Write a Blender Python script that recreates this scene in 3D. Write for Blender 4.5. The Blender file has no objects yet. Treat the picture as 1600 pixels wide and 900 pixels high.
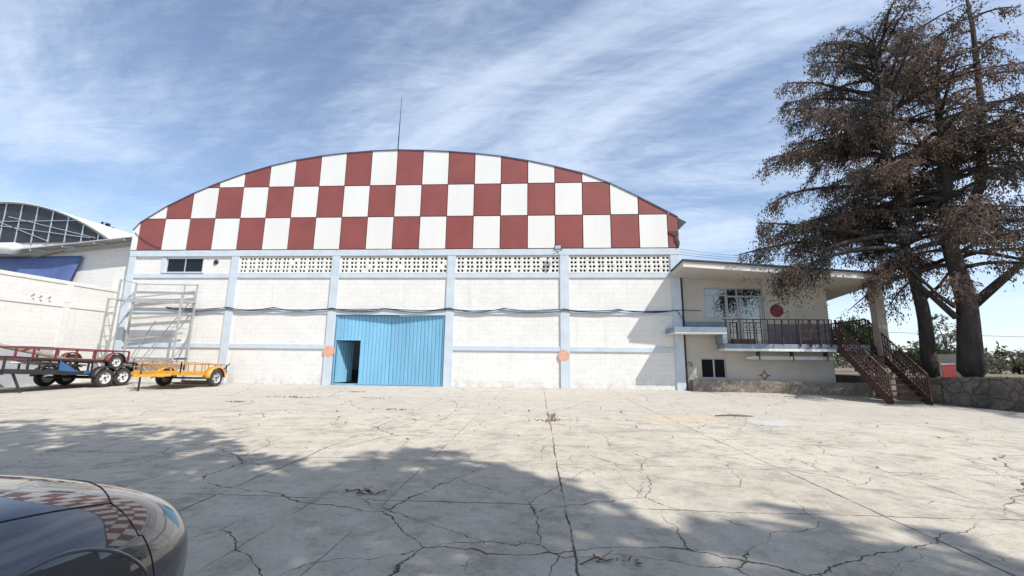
import bpy, bmesh, math, random
import numpy as np
from mathutils import Vector, Matrix, Euler
from mathutils.bvhtree import BVHTree
R = math.radians
rnd = random.Random(7)
scn = bpy.context.scene
COL = scn.collection

# ------------------------------------------------------------------ tagging
def tag(o, label=None, cat=None, group=None, kind=None):
    if label: o['label'] = label
    if cat: o['category'] = cat
    if group: o['group'] = group
    if kind: o['kind'] = kind
    return o
def empty(name, loc=(0, 0, 0), rz=0.0, label=None, cat=None, group=None):
    o = bpy.data.objects.new(name, None); COL.objects.link(o)
    o.location = loc; o.rotation_euler = (0, 0, rz); o.empty_display_size = .2
    return tag(o, label, cat, group)

# ------------------------------------------------------------------ mesh builder
class MB:
    def __init__(s): s.v = []; s.f = []; s.m = []; s.sm = []
    def add(s, vs, fs, mi=0, smooth=False):
        b = len(s.v); s.v += [tuple(p) for p in vs]
        for f in fs:
            s.f.append([i + b for i in f]); s.m.append(mi); s.sm.append(smooth)
        return s
    def box(s, x0, x1, y0, y1, z0, z1, mi=0):
        vs = [(x, y, z) for x in (x0, x1) for y in (y0, y1) for z in (z0, z1)]
        return s.add(vs, [(0, 1, 3, 2), (4, 6, 7, 5), (0, 4, 5, 1), (2, 3, 7, 6), (0, 2, 6, 4), (1, 5, 7, 3)], mi)
    def cbox(s, c, d, mi=0, rot=None):
        vs = []
        for x in (-.5, .5):
            for y in (-.5, .5):
                for z in (-.5, .5):
                    p = Vector((x*d[0], y*d[1], z*d[2]))
                    if rot is not None: p = rot @ p
                    vs.append(p + Vector(c))
        return s.add(vs, [(0, 1, 3, 2), (4, 6, 7, 5), (0, 4, 5, 1), (2, 3, 7, 6), (0, 2, 6, 4), (1, 5, 7, 3)], mi)
    def bar(s, a, b, w, h=None, mi=0, up=(0, 0, 1)):
        a = Vector(a); b = Vector(b); h = h or w
        d = (b - a); L = d.length; d.normalize()
        u = Vector(up)
        if abs(d.dot(u)) > .98: u = Vector((0, 1, 0))
        r = d.cross(u).normalized(); u = r.cross(d)
        vs = []
        for p in (a, b):
            for i, j in ((-1, -1), (1, -1), (1, 1), (-1, 1)):
                vs.append(p + r*(i*w/2) + u*(j*h/2))
        return s.add(vs, [(0, 1, 2, 3), (7, 6, 5, 4), (0, 4, 5, 1), (1, 5, 6, 2), (2, 6, 7, 3), (3, 7, 4, 0)], mi)
    def tube(s, pts, r, n=8, mi=0, cap=True, smooth=True):
        pts = [Vector(p) for p in pts]
        rs = r if isinstance(r, (list, tuple)) else [r]*len(pts)
        vs = []; prev = None
        for i, p in enumerate(pts):
            d = (pts[min(i+1, len(pts)-1)] - pts[max(i-1, 0)]).normalized()
            if prev is None:
                u = Vector((0, 0, 1)) if abs(d.z) < .9 else Vector((1, 0, 0))
                a = d.cross(u).normalized()
            else:
                a = (prev - d*prev.dot(d)).normalized()
            prev = a; b = d.cross(a)
            for k in range(n):
                t = 2*math.pi*k/n
                vs.append(p + (a*math.cos(t) + b*math.sin(t))*rs[i])
        fs = []
        for i in range(len(pts)-1):
            for k in range(n):
                fs.append((i*n+k, i*n+(k+1) % n, (i+1)*n+(k+1) % n, (i+1)*n+k))
        s.add(vs, fs, mi, smooth)
        if cap:
            b = len(s.v) - len(vs); L = (len(pts)-1)*n
            s.f.append([b+k for k in range(n)][::-1]); s.m.append(mi); s.sm.append(False)
            s.f.append([b+L+k for k in range(n)]); s.m.append(mi); s.sm.append(False)
        return s
    def lathe(s, prof, c, axis='X', n=32, mi=0, smooth=True, mis=None):
        c = Vector(c); vs = []
        for (r, h) in prof:
            for k in range(n):
                t = 2*math.pi*k/n; a = r*math.cos(t); b = r*math.sin(t)
                if axis == 'X': p = (h, a, b)
                elif axis == 'Y': p = (a, h, b)
                else: p = (a, b, h)
                vs.append(c + Vector(p))
        for i in range(len(prof)-1):
            fs = [(i*n+k, i*n+(k+1) % n, (i+1)*n+(k+1) % n, (i+1)*n+k) for k in range(n)]
            if i == 0: base = len(s.v); s.v += [tuple(p) for p in vs]
            for f in fs:
                s.f.append([q+base for q in f]); s.m.append(mis[i] if mis else mi); s.sm.append(smooth)
        return s
    def prism(s, poly, fn, d0, d1, mi=0, mside=None):
        # poly: list of 2-D points, fn(u, v, d) -> 3-D point
        n = len(poly); vs = [fn(u, v, d0) for u, v in poly] + [fn(u, v, d1) for u, v in poly]
        s.add(vs, [list(range(n))[::-1], [n+i for i in range(n)]], mi)
        b = len(s.v) - 2*n
        for i in range(n):
            j = (i+1) % n
            s.f.append([b+i, b+j, b+n+j, b+n+i]); s.m.append(mi if mside is None else mside); s.sm.append(False)
        return s
    def mesh(s, name):
        me = bpy.data.meshes.new(name)
        me.from_pydata(s.v, [], s.f)
        me.polygons.foreach_set('material_index', s.m)
        me.polygons.foreach_set('use_smooth', s.sm)
        bm = bmesh.new(); bm.from_mesh(me)
        bmesh.ops.recalc_face_normals(bm, faces=bm.faces); bm.to_mesh(me); bm.free()
        me.update(); return me
    def build(s, name, mats, parent=None, bevel=0, **kw):
        me = s.mesh(name)
        for m in (mats if isinstance(mats, (list, tuple)) else [mats]): me.materials.append(m)
        o = bpy.data.objects.new(name, me); COL.objects.link(o)
        if parent: o.parent = parent
        if bevel:
            b = o.modifiers.new('bevel', 'BEVEL'); b.width = bevel; b.segments = 2; b.limit_method = 'ANGLE'; b.angle_limit = R(40)
        return tag(o, **kw)

# ------------------------------------------------------------------ materials
class NT:
    def __init__(s, nt): s.nt = nt; s.n = nt.nodes; s.l = nt.links
    def new(s, t, **kw):
        n = s.n.new(t)
        for k, v in kw.items(): setattr(n, k, v)
        return n
    def link(s, a, b): s.l.new(a, b)
    def val(s, sock, v):
        if hasattr(v, 'is_output') or isinstance(v, bpy.types.NodeSocket): s.l.new(v, sock)
        else: sock.default_value = v
    def math(s, op, a, b=0.0, c=0.0, clamp=False):
        n = s.new('ShaderNodeMath', operation=op, use_clamp=clamp)
        s.val(n.inputs[0], a); s.val(n.inputs[1], b); s.val(n.inputs[2], c); return n.outputs[0]
    def vmath(s, op, a, b=(0, 0, 0)):
        n = s.new('ShaderNodeVectorMath', operation=op); s.val(n.inputs[0], a); s.val(n.inputs[1], b); return n.outputs[0]
    def noise(s, vec, scale, detail=4, rough=.55, dist=0.0, out=0):
        n = s.new('ShaderNodeTexNoise'); s.link(vec, n.inputs['Vector'])
        n.inputs['Scale'].default_value = scale; n.inputs['Detail'].default_value = detail
        n.inputs['Roughness'].default_value = rough; n.inputs['Distortion'].default_value = dist
        return n.outputs[out]
    def ramp(s, f, a, b, lo=0.0, hi=1.0, smooth=True):
        n = s.new('ShaderNodeMapRange'); n.interpolation_type = 'SMOOTHSTEP' if smooth else 'LINEAR'; n.clamp = True
        s.val(n.inputs[0], f); n.inputs[1].default_value = a; n.inputs[2].default_value = b
        n.inputs[3].default_value = lo; n.inputs[4].default_value = hi; return n.outputs[0]
    def mix(s, f, a, b, mode='MIX'):
        n = s.new('ShaderNodeMix', data_type='RGBA', blend_type=mode); n.clamp_factor = True
        s.val(n.inputs[0], f)
        for i, v in ((6, a), (7, b)):
            if isinstance(v, bpy.types.NodeSocket): s.l.new(v, n.inputs[i])
            else: n.inputs[i].default_value = (v[0], v[1], v[2], 1)
        return n.outputs[2]
    def mapping(s, vec, scale=(1, 1, 1), rot=(0, 0, 0), loc=(0, 0, 0)):
        n = s.new('ShaderNodeMapping'); s.link(vec, n.inputs['Vector'])
        n.inputs['Scale'].default_value = scale; n.inputs['Rotation'].default_value = rot; n.inputs['Location'].default_value = loc
        return n.outputs[0]
    def bump(s, h, strength=.3, dist=.02):
        n = s.new('ShaderNodeBump'); n.inputs['Strength'].default_value = strength; n.inputs['Distance'].default_value = dist
        s.link(h, n.inputs['Height']); return n.outputs[0]

def new_mat(name):
    m = bpy.data.materials.new(name); m.use_nodes = True
    t = NT(m.node_tree); p = m.node_tree.nodes['Principled BSDF']
    tc = t.new('ShaderNodeTexCoord')
    return m, t, p, tc.outputs['Object']
def simple(name, col, rough=.6, metal=0.0, var=.12, scale=3.0, dirt=None, dirt_amt=.35, bump=0.0, bscale=40, streak=False, spec=.5, coat=0):
    m, t, p, oc = new_mat(name)
    v = t.mapping(oc, scale=(1, 1, .18)) if streak else oc
    n1 = t.noise(v, scale, 5, .6)
    c = t.mix(t.ramp(n1, .3, .7), [x*(1-var) for x in col], [min(1, x*(1+var)) for x in col])
    if dirt is not None:
        n2 = t.noise(v, scale*2.3, 6, .7)
        c = t.mix(t.math('MULTIPLY', t.ramp(n2, .52, .75), dirt_amt), c, dirt)
    t.link(c, p.inputs['Base Color'])
    p.inputs['Roughness'].default_value = rough; p.inputs['Metallic'].default_value = metal
    p.inputs['Specular IOR Level'].default_value = spec
    if coat: p.inputs['Coat Weight'].default_value = coat; p.inputs['Coat Roughness'].default_value = .02
    if bump: t.link(t.bump(t.noise(oc, bscale, 6, .65), bump, .02), p.inputs['Normal'])
    return m

M = {}
def white_block(name, base=(.735, .73, .71), blk=(.4, .2), strength=.35, dirtc=(.5, .46, .38), axis='XZ'):
    m, t, p, oc = new_mat(name)
    sx = t.new('ShaderNodeSeparateXYZ'); t.link(oc, sx.inputs[0])
    cb = t.new('ShaderNodeCombineXYZ')
    t.link(sx.outputs['X' if axis[0] == 'X' else 'Y'], cb.inputs[0]); t.link(sx.outputs['Z'], cb.inputs[1])
    br = t.new('ShaderNodeTexBrick'); t.link(cb.outputs[0], br.inputs['Vector'])
    br.inputs['Scale'].default_value = 1; br.inputs['Mortar Size'].default_value = .006; br.inputs['Mortar Smooth'].default_value = .6
    br.inputs['Brick Width'].default_value = blk[0]; br.inputs['Row Height'].default_value = blk[1]
    br.inputs['Color1'].default_value = (1, 1, 1, 1); br.inputs['Color2'].default_value = (.93, .93, .93, 1); br.inputs['Mortar'].default_value = (.66, .65, .63, 1)
    nl = t.noise(oc, .7, 5, .6)
    c = t.mix(t.ramp(nl, .35, .7), [x*.94 for x in base], base)
    c = t.mix(t.ramp(t.noise(oc, 6, 4, .6), .3, .7, .15, 1.0), c, br.outputs[0], 'MULTIPLY')
    st = t.noise(t.mapping(oc, scale=(2.2, 2.2, .12)), 1.6, 5, .65)
    c = t.mix(t.ramp(st, .56, .80, 0, .36), c, dirtc)
    # worn band just above the pavement
    wear = t.math('MULTIPLY', t.ramp(sx.outputs['Z'], .55, -.05), t.ramp(t.noise(oc, 3.5, 6, .7), .42, .66))
    c = t.mix(t.math('MULTIPLY', wear, .55), c, (.4, .36, .31))
    sp = t.noise(oc, 14, 5, .8)
    c = t.mix(t.ramp(sp, .68, .78, 0, .5), c, (.45, .42, .38))
    t.link(c, p.inputs['Base Color']); p.inputs['Roughness'].default_value = .75
    h = t.math('ADD', t.math('MULTIPLY', br.outputs['Fac'], -.6), t.math('MULTIPLY', t.noise(oc, 30, 5, .6), .35))
    t.link(t.bump(h, strength, .02), p.inputs['Normal'])
    return m
M['block'] = white_block('white_block_wall')
M['block_side'] = white_block('white_block_side', axis='YZ', strength=.2)
M['pale_blue'] = simple('pale_blue_concrete', (.50, .57, .635), .75, var=.07, scale=1.8, dirt=(.5, .5, .48), dirt_amt=.4, bump=.15, bscale=25)
M['breeze'] = simple('breeze_block', (.72, .71, .68), .8, var=.08, scale=3, dirt=(.45, .38, .3), dirt_amt=.5, bump=.2, bscale=40)
M['red_sheet'] = simple('red_sheet', (.235, .062, .055), .45, var=.1, scale=.8, dirt=(.2, .07, .06), dirt_amt=.3)
M['white_sheet'] = simple('white_sheet', (.70, .70, .68), .45, var=.03, scale=.8, dirt=(.6, .58, .54), dirt_amt=.25, streak=True)
M['seam'] = simple('seam_dark', (.09, .045, .04), .8)
M['roof_navy'] = simple('roof_edge_navy', (.05, .05, .10), .55)
M['roof_metal'] = simple('roof_metal', (.42, .43, .44), .4, metal=.6, dirt=(.3, .25, .2))
M['door_blue'] = simple('door_blue', (.19, .43, .61), .5, var=.10, scale=1.1, dirt=(.1, .3, .48), dirt_amt=.5, streak=True)
M['door_edge'] = simple('door_edge_blue', (.10, .22, .33), .5)
M['dark_metal'] = simple('dark_metal', (.03, .033, .037), .5, dirt=(.1, .08, .06))
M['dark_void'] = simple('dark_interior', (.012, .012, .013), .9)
M['orange'] = simple('faded_orange_paint', (.62, .34, .24), .8, var=.12, scale=6, dirt=(.6, .45, .38), dirt_amt=.5)
M['cream'] = simple('cream_render', (.45, .425, .385), .85, var=.06, scale=1.2, dirt=(.36, .32, .27), dirt_amt=.35, bump=.12, bscale=30)
M['grey_blue'] = simple('grey_blue_paint', (.2, .25, .31), .75, var=.08, scale=2, dirt=(.3, .3, .3), bump=.1)
M['dado_grey'] = simple('dado_grey', (.13, .14, .17), .75, var=.08, scale=2, dirt=(.22, .22, .22))
M['red_disc'] = simple('red_disc', (.16, .016, .02), .6)
M['alu_frame'] = simple('window_aluminium', (.36, .38, .4), .45, metal=.3, var=.05)
M['alu'] = simple('aluminium', (.62, .64, .66), .35, metal=.7, var=.05)
M['white_paint'] = simple('white_paint', (.69, .69, .67), .6, var=.05, dirt=(.5, .46, .42))
M['rust_red'] = simple('rust_red_metal', (.058, .025, .022), .6, var=.2, scale=6, dirt=(.09, .05, .035), dirt_amt=.6)
M['galv'] = simple('galvanised_steel', (.44, .45, .46), .5, metal=.35, var=.12, scale=4, dirt=(.3, .25, .2))
M['trailer_black'] = simple('trailer_black', (.025, .027, .032), .45, dirt=(.12, .1, .08), dirt_amt=.5)
M['trailer_blue'] = simple('trailer_blue', (.035, .12, .27), .45, dirt=(.1, .12, .14))
M['trailer_red'] = simple('trailer_red', (.17, .035, .036), .5, dirt=(.14, .06, .05), dirt_amt=.5)
M['trailer_yellow'] = simple('trailer_yellow', (.56, .29, .035), .45, var=.12, dirt=(.3, .14, .04), dirt_amt=.6)
M['ply'] = simple('plywood', (.40, .31, .21), .8, var=.15, dirt=(.25, .19, .13))
M['rubber'] = simple('rubber', (.035, .035, .036), .85, var=.2, scale=20, dirt=(.14, .12, .1))
M['rim'] = simple('rim_white', (.62, .62, .6), .45, dirt=(.35, .3, .25))
M['tarp'] = simple('blue_tarp', (.075, .12, .29), .55, var=.12, scale=2, bump=.35, bscale=3)
M['awning'] = simple('awning_metal', (.38, .38, .37), .6, var=.1, dirt=(.25, .22, .19))
M['wood_grey'] = simple('weathered_wood', (.25, .22, .19), .85, var=.2, scale=8)
M['cable'] = simple('cable_black', (.02, .02, .025), .6)
M['red_box'] = simple('red_sign_paint', (.55, .09, .085), .5, var=.08)
M['bark'] = simple('bark', (.046, .039, .035), .95, var=.4, scale=5, dirt=(.12, .1, .085), bump=.9, bscale=9, streak=True)
M['twig'] = simple('dry_twig', (.16, .13, .105), .9)
M['soil'] = simple('soil', (.16, .13, .09), .95, var=.25, scale=2, bump=.4, bscale=6)
M['grey_block'] = simple('grey_block', (.10, .10, .095), .9, var=.15, scale=3)

def glass(name, col=(.03, .035, .04), rough=.03, ior=1.9):
    m, t, p, oc = new_mat(name)
    p.inputs['Base Color'].default_value = (*col, 1); p.inputs['Roughness'].default_value = rough
    p.inputs['IOR'].default_value = ior
    t.link(t.bump(t.noise(oc, 1.5, 2), .02, .05), p.inputs['Normal'])
    return m
M['glass'] = glass('window_glass', (.01, .012, .014), .02, 2.5)
M['glass_dark'] = glass('dark_glass', (.012, .014, .017), .12, 1.33)
M['void_glass'] = glass('unlit_glass', (.006, .007, .008), .15, 1.15)
M['glass_far'] = simple('far_glass', (.02, .022, .026), .35, var=.3, scale=.6)

def stone_mat(name, c1, c2, scale, mortar):
    m, t, p, oc = new_mat(name)
    d = t.new('ShaderNodeVectorMath', operation='ADD'); t.link(oc, d.inputs[0])
    nz = t.new('ShaderNodeTexNoise'); t.link(oc, nz.inputs['Vector']); nz.inputs['Scale'].default_value = 3
    sc = t.new('ShaderNodeVectorMath', operation='SCALE'); t.link(nz.outputs[1], sc.inputs[0]); sc.inputs[3].default_value = .22
    t.link(sc.outputs[0], d.inputs[1])
    vo = t.new('ShaderNodeTexVoronoi', feature='DISTANCE_TO_EDGE'); t.link(d.outputs[0], vo.inputs['Vector']); vo.inputs['Scale'].default_value = scale
    vc = t.new('ShaderNodeTexVoronoi'); t.link(d.outputs[0], vc.inputs['Vector']); vc.inputs['Scale'].default_value = scale
    bw = t.new('ShaderNodeRGBToBW'); t.link(vc.outputs['Color'], bw.inputs[0])
    c = t.mix(bw.outputs[0], c2, c1)
    c = t.mix(t.ramp(t.noise(oc, 7, 6, .7), .4, .7, 0, .6), c, (.30, .22, .17))
    edge = t.ramp(vo.outputs['Distance'], .0, .07)
    c = t.mix(edge, mortar, c)
    c = t.mix(t.ramp(t.noise(oc, 1.1, 5, .65), .45, .7, 0, .6), c, [x*.5 for x in c2])
    t.link(c, p.inputs['Base Color']); p.inputs['Roughness'].default_value = .9
    h = t.math('ADD', t.math('MULTIPLY', edge, .8), t.math('MULTIPLY', t.noise(oc, 12, 6, .65), .5))
    t.link(t.bump(h, .8, .05), p.inputs['Normal'])
    return m
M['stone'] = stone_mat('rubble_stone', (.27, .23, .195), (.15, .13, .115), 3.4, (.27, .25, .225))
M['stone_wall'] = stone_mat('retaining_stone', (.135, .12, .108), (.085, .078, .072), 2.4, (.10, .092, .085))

def leaf_mat(name, col, var=.35, trans=.25):
    m, t, p, oc = new_mat(name)
    n = t.noise(oc, .8, 4, .6)
    n2 = t.noise(oc, 9, 2, .6)
    f = t.math('ADD', t.math('MULTIPLY', n, .6), t.math('MULTIPLY', n2, .4))
    c = t.mix(t.ramp(f, .35, .65), [x*(1-var) for x in col], [x*(1+var) for x in col])
    t.link(c, p.inputs['Base Color']); p.inputs['Roughness'].default_value = .75; p.inputs['Specular IOR Level'].default_value = .25
    tr = t.new('ShaderNodeBsdfTranslucent'); t.link(c, tr.inputs[0])
    mx = t.new('ShaderNodeMixShader'); mx.inputs[0].default_value = trans
    out = t.n['Material Output']
    t.link(p.outputs[0], mx.inputs[1]); t.link(tr.outputs[0], mx.inputs[2]); t.link(mx.outputs[0], out.inputs[0])
    return m
M['leaf_brown'] = leaf_mat('leaf_brown', (.118, .086, .070))
M['leaf_rust'] = leaf_mat('leaf_rust', (.165, .108, .080))
M['leaf_dull'] = leaf_mat('leaf_dull_green', (.066, .064, .056))
M['leaf_green'] = leaf_mat('leaf_green', (.055, .09, .028))
M['leaf_olive'] = leaf_mat('leaf_olive', (.09, .11, .06))
M['leaf_grey'] = leaf_mat('leaf_grey', (.22, .19, .165))
M['leaf_litter'] = leaf_mat('leaf_litter', (.34, .23, .12))

# ------------------------------------------------------------------ ground shader
def sm(a, b, x):
    t = min(1, max(0, (x-a)/(b-a))); return t*t*(3-2*t)
def ground_z(x, y):
    return .15*(math.exp(min(y, 0)/3)-1) - .10*sm(26.5, 30.5, x)*sm(0, -1.0, y)
def concrete():
    m, t, p, oc = new_mat('old_concrete')
    sx = t.new('ShaderNodeSeparateXYZ'); t.link(oc, sx.inputs[0]); X, Y = sx.outputs[0], sx.outputs[1]
    big = t.noise(oc, .22, 5, .6); med = t.noise(oc, 1.1, 6, .65); fine = t.noise(oc, 9, 8, .75); grit = t.noise(oc, 70, 3, .8)
    c = t.mix(t.ramp(big, .35, .68), (.47, .425, .350), (.54, .495, .415))
    c = t.mix(t.ramp(med, .45, .78, 0, .6), c, (.33, .305, .265))
    blot = t.noise(t.vmath('ADD', oc, (4.4, 7.7, 0)), 2.6, 7, .72)
    c = t.mix(t.ramp(blot, .5, .64, 0, .65), c, (.26, .24, .205)); c = t.mix(t.ramp(blot, .48, .36, 0, .6), c, (.58, .54, .47))
    c = t.mix(t.ramp(fine, .5, .72, 0, .75), c, (.29, .27, .24))
    c = t.mix(t.ramp(fine, .45, .2, 0, .5), c, (.60, .56, .49))
    c = t.mix(t.ramp(grit, .35, .75, 0, .35), c, (.28, .265, .24))
    sc = t.noise(t.mapping(oc, scale=(1, 2.2, 1), rot=(0, 0, R(20))), 22, 9, .8)
    c = t.mix(t.ramp(sc, .52, .68, 0, .55), c, (.2, .185, .16)); c = t.mix(t.ramp(sc, .46, .34, 0, .4), c, (.62, .58, .5))
    # greyer newer strip next to the building
    strip = t.ramp(t.math('ADD', Y, t.math('MULTIPLY', med, .25)), -7.7, -7.4)
    c = t.mix(t.math('MULTIPLY', strip, .55), c, (.42, .40, .365))
    # sweeping streaks across
    st = t.noise(t.mapping(oc, scale=(.25, 2.0, 1), rot=(0, 0, R(8))), 1.3, 6, .7)
    c = t.mix(t.ramp(st, .55, .75, 0, .4), c, (.33, .31, .27))
    # worn old paint: ochre and pale blue patches
    def patch(cx, cy, rx, ry, col, amt, c):
        dx = t.math('DIVIDE', t.math('SUBTRACT', X, cx), rx); dy = t.math('DIVIDE', t.math('SUBTRACT', Y, cy), ry)
        d = t.math('MAXIMUM', t.math('ABSOLUTE', dx), t.math('ABSOLUTE', dy))
        d = t.math('ADD', d, t.math('MULTIPLY', t.math('SUBTRACT', med, .5), .9))
        return t.mix(t.ramp(d, 1.0, .75, 0, amt), c, col)
    c = patch(22.1, -7.6, 1.0, .55, (.56, .43, .26), .4, c)
    c = patch(23.9, -8.0, .6, .5, (.50, .53, .53), .5, c)
    # cracks
    wob = t.new('ShaderNodeTexNoise'); t.link(oc, wob.inputs['Vector']); wob.inputs['Scale'].default_value = 1.4; wob.inputs['Detail'].default_value = 6; wob.inputs['Roughness'].default_value = .58
    w1 = t.new('ShaderNodeVectorMath', operation='SCALE'); t.link(t.vmath('SUBTRACT', wob.outputs[1], (.5, .5, .5)), w1.inputs[0]); w1.inputs[3].default_value = .5
    pos = t.vmath('ADD', t.vmath('MULTIPLY', oc, (1, 1, 0)), w1.outputs[0])
    def crack(scale, w, lo, hi, mscale, seedoff):
        v = t.new('ShaderNodeTexVoronoi', feature='DISTANCE_TO_EDGE', voronoi_dimensions='2D'); t.link(t.vmath('ADD', pos, seedoff), v.inputs['Vector'])
        v.inputs['Scale'].default_value = scale
        ww = t.math('MULTIPLY', t.ramp(t.noise(oc, 2.5, 5, .7), .3, .75, .35, 1.6), w)
        line = t.math('SUBTRACT', 1.0, t.math('DIVIDE', v.outputs['Distance'], ww), clamp=True)
        mask = t.ramp(t.noise(t.vmath('ADD', oc, seedoff), mscale, 3, .5), lo, hi)
        return t.math('MULTIPLY', line, mask)
    k1 = crack(.36, .0042, .42, .54, .28, (3.1, 1.7, 0))
    k2 = crack(.85, .0048, .38, .48, .35, (8.3, 5.1, 0))
    k3 = crack(2.2, .0065, .46, .58, .5, (1.3, 15.1, 0))
    k = t.math('MAXIMUM', t.math('MAXIMUM', k1, k2), t.math('MULTIPLY', k3, .6))
    # saw-cut joints (nearly along the depth) and cross joints
    xw = t.math('ADD', X, t.math('MULTIPLY', t.math('SUBTRACT', t.noise(oc, .9, 5, .65), .5), .16))
    yw = t.math('ADD', Y, t.math('MULTIPLY', t.math('SUBTRACT', t.noise(t.vmath('ADD', oc, (9, 4, 0)), .9, 5, .65), .5), .18))
    j = None
    brk = t.ramp(t.noise(oc, 1.3, 5, .7), .40, .58, .12, 1)
    for (ax, q, w, a) in [(xw, 19.0, .013, 1), (xw, 15.7, .013, .9), (xw, 21.75, .014, .9), (xw, 13.6, .010, .6), (xw, 16.7, .009, .6), (xw, 17.35, .008, .5), (xw, 14.6, .008, .5),
                          (xw, 12.2, .010, .5), (xw, 23.0, .010, .6), (xw, 24.9, .012, .6), (xw, 27.2, .012, .6), (xw, 10.0, .010, .6), (xw, 7.0, .012, .6), (xw, 4.0, .012, .6),
                          (yw, -7.65, .011, .55), (yw, -10.2, .010, .5), (yw, -12.2, .012, .7), (yw, -13.75, .012, .8), (yw, -4.2, .012, .35), (yw, -15.3, .01, .7), (yw, -18.2, .01, .7)]:
        d = t.math('ABSOLUTE', t.math('SUBTRACT', ax, q))
        l = t.math('MULTIPLY', t.math('SUBTRACT', 1.0, t.math('DIVIDE', d, w), clamp=True), a)
        j = l if j is None else t.math('MAXIMUM', j, l)
    j = t.math('MULTIPLY', j, brk)
    ck = t.math('MINIMUM', t.math('MULTIPLY', t.math('MAXIMUM', k, j), 1.7), 1.0)
    # dirt halo round the cracks
    c = t.mix(t.math('MULTIPLY', ck, .92), c, (.05, .045, .038))
    t.link(c, p.inputs['Base Color']); p.inputs['Roughness'].default_value = .9; p.inputs['Specular IOR Level'].default_value = .25
    h = t.math('ADD', t.math('MULTIPLY', ck, -1.2), t.math('ADD', t.math('ADD', t.math('MULTIPLY', fine, .5), t.math('MULTIPLY', sc, .35)), t.math('MULTIPLY', med, .5)))
    t.link(t.bump(h, .5, .03), p.inputs['Normal'])
    return m
M['concrete'] = concrete()

# ------------------------------------------------------------------ setting: ground
def ground():
    xs = [-40, -20, -12, -8, -4, 0, 4, 8, 12, 16, 20, 24, 26, 26.5, 27, 27.5, 28, 28.5, 29, 29.5, 30, 30.5, 31, 32, 33, 34, 36, 40, 60]
    ys = [-60, -40, -25, -18, -14, -11, -9, -7, -6, -5, -4, -3.5, -3, -2.5, -2, -1.5, -1, -.75, -.5, -.25, 0, 1, 6]
    b = MB()
    vs = [(x, y, ground_z(x, y)) for y in ys for x in xs]
    n = len(xs)
    fs = [(j*n+i, j*n+i+1, (j+1)*n+i+1, (j+1)*n+i) for j in range(len(ys)-1) for i in range(n-1)]
    b.add(vs, fs, 0, True)
    o = b.build('ground', M['concrete'], kind='structure')
    b = MB(); S = 3000
    b.add([(-S, -S, -.6), (S, -S, -.6), (S, S, -.6), (-S, S, -.6)], [(0, 1, 2, 3)])
    b.build('terrain', simple('dry_grassland', (.085, .085, .05), .95, var=.3, scale=.2), kind='structure')
ground()

# ------------------------------------------------------------------ hangar
HX0, HX1 = -.3, 24.85
PIL = [(-.3, .02), (4.70, 5.07), (9.47, 9.84), (14.75, 15.12), (19.72, 20.12), (24.45, 24.82)]
ARCH = [(-.30, 5.985), (-.30, 6.95), (0.02, 7.34), (1.21, 8.12), (2.37, 8.72), (3.57, 9.24), (4.82, 9.70), (6.02, 10.05), (7.28, 10.34), (8.49, 10.53), (9.76, 10.66),
        (10.96, 10.74), (12.19, 10.77), (13.39, 10.72), (14.66, 10.64), (15.86, 10.52), (17.15, 10.34), (18.33, 10.11), (19.58, 9.80), (20.79, 9.46), (21.98, 8.96),
        (23.22, 8.30), (24.44, 7.60), (24.85, 7.36), (24.85, 5.985)]
def clip(poly, ins, inter):
    out = []
    for i in range(len(poly)):
        a, b = poly[i], poly[(i+1) % len(poly)]
        ia, ib = ins(a), ins(b)
        if ia: out.append(a)
        if ia != ib: out.append(inter(a, b))
    return out
def clip_half(poly, n, d):
    f = lambda p: p[0]*n[0]+p[1]*n[1]-d
    def it(a, b):
        fa, fb = f(a), f(b); t = fa/(fa-fb); return (a[0]+(b[0]-a[0])*t, a[1]+(b[1]-a[1])*t)
    return clip(poly, lambda p: f(p) <= 0, it)
def arch_clip(poly):
    n = len(ARCH)
    for i in range(n-1):
        a, b = ARCH[i], ARCH[i+1]
        dx, dz = b[0]-a[0], b[1]-a[1]
        L = math.hypot(dx, dz)
        if L < 1e-6: continue
        nn = (-dz/L, dx/L)   # outward (left of travel over the top)
        poly = clip_half(poly, nn, nn[0]*a[0]+nn[1]*a[1])
        if len(poly) < 3: return []
    return poly
H = empty('hangar', (12.3, 0, 0), label='large white hangar with a red and white checkered arched gable', cat='hangar')
def hb(mb, name, mats, **kw):
    o = mb.build(name, mats, H, **kw); o.location = (-12.3, 0, 0); return o
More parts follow.
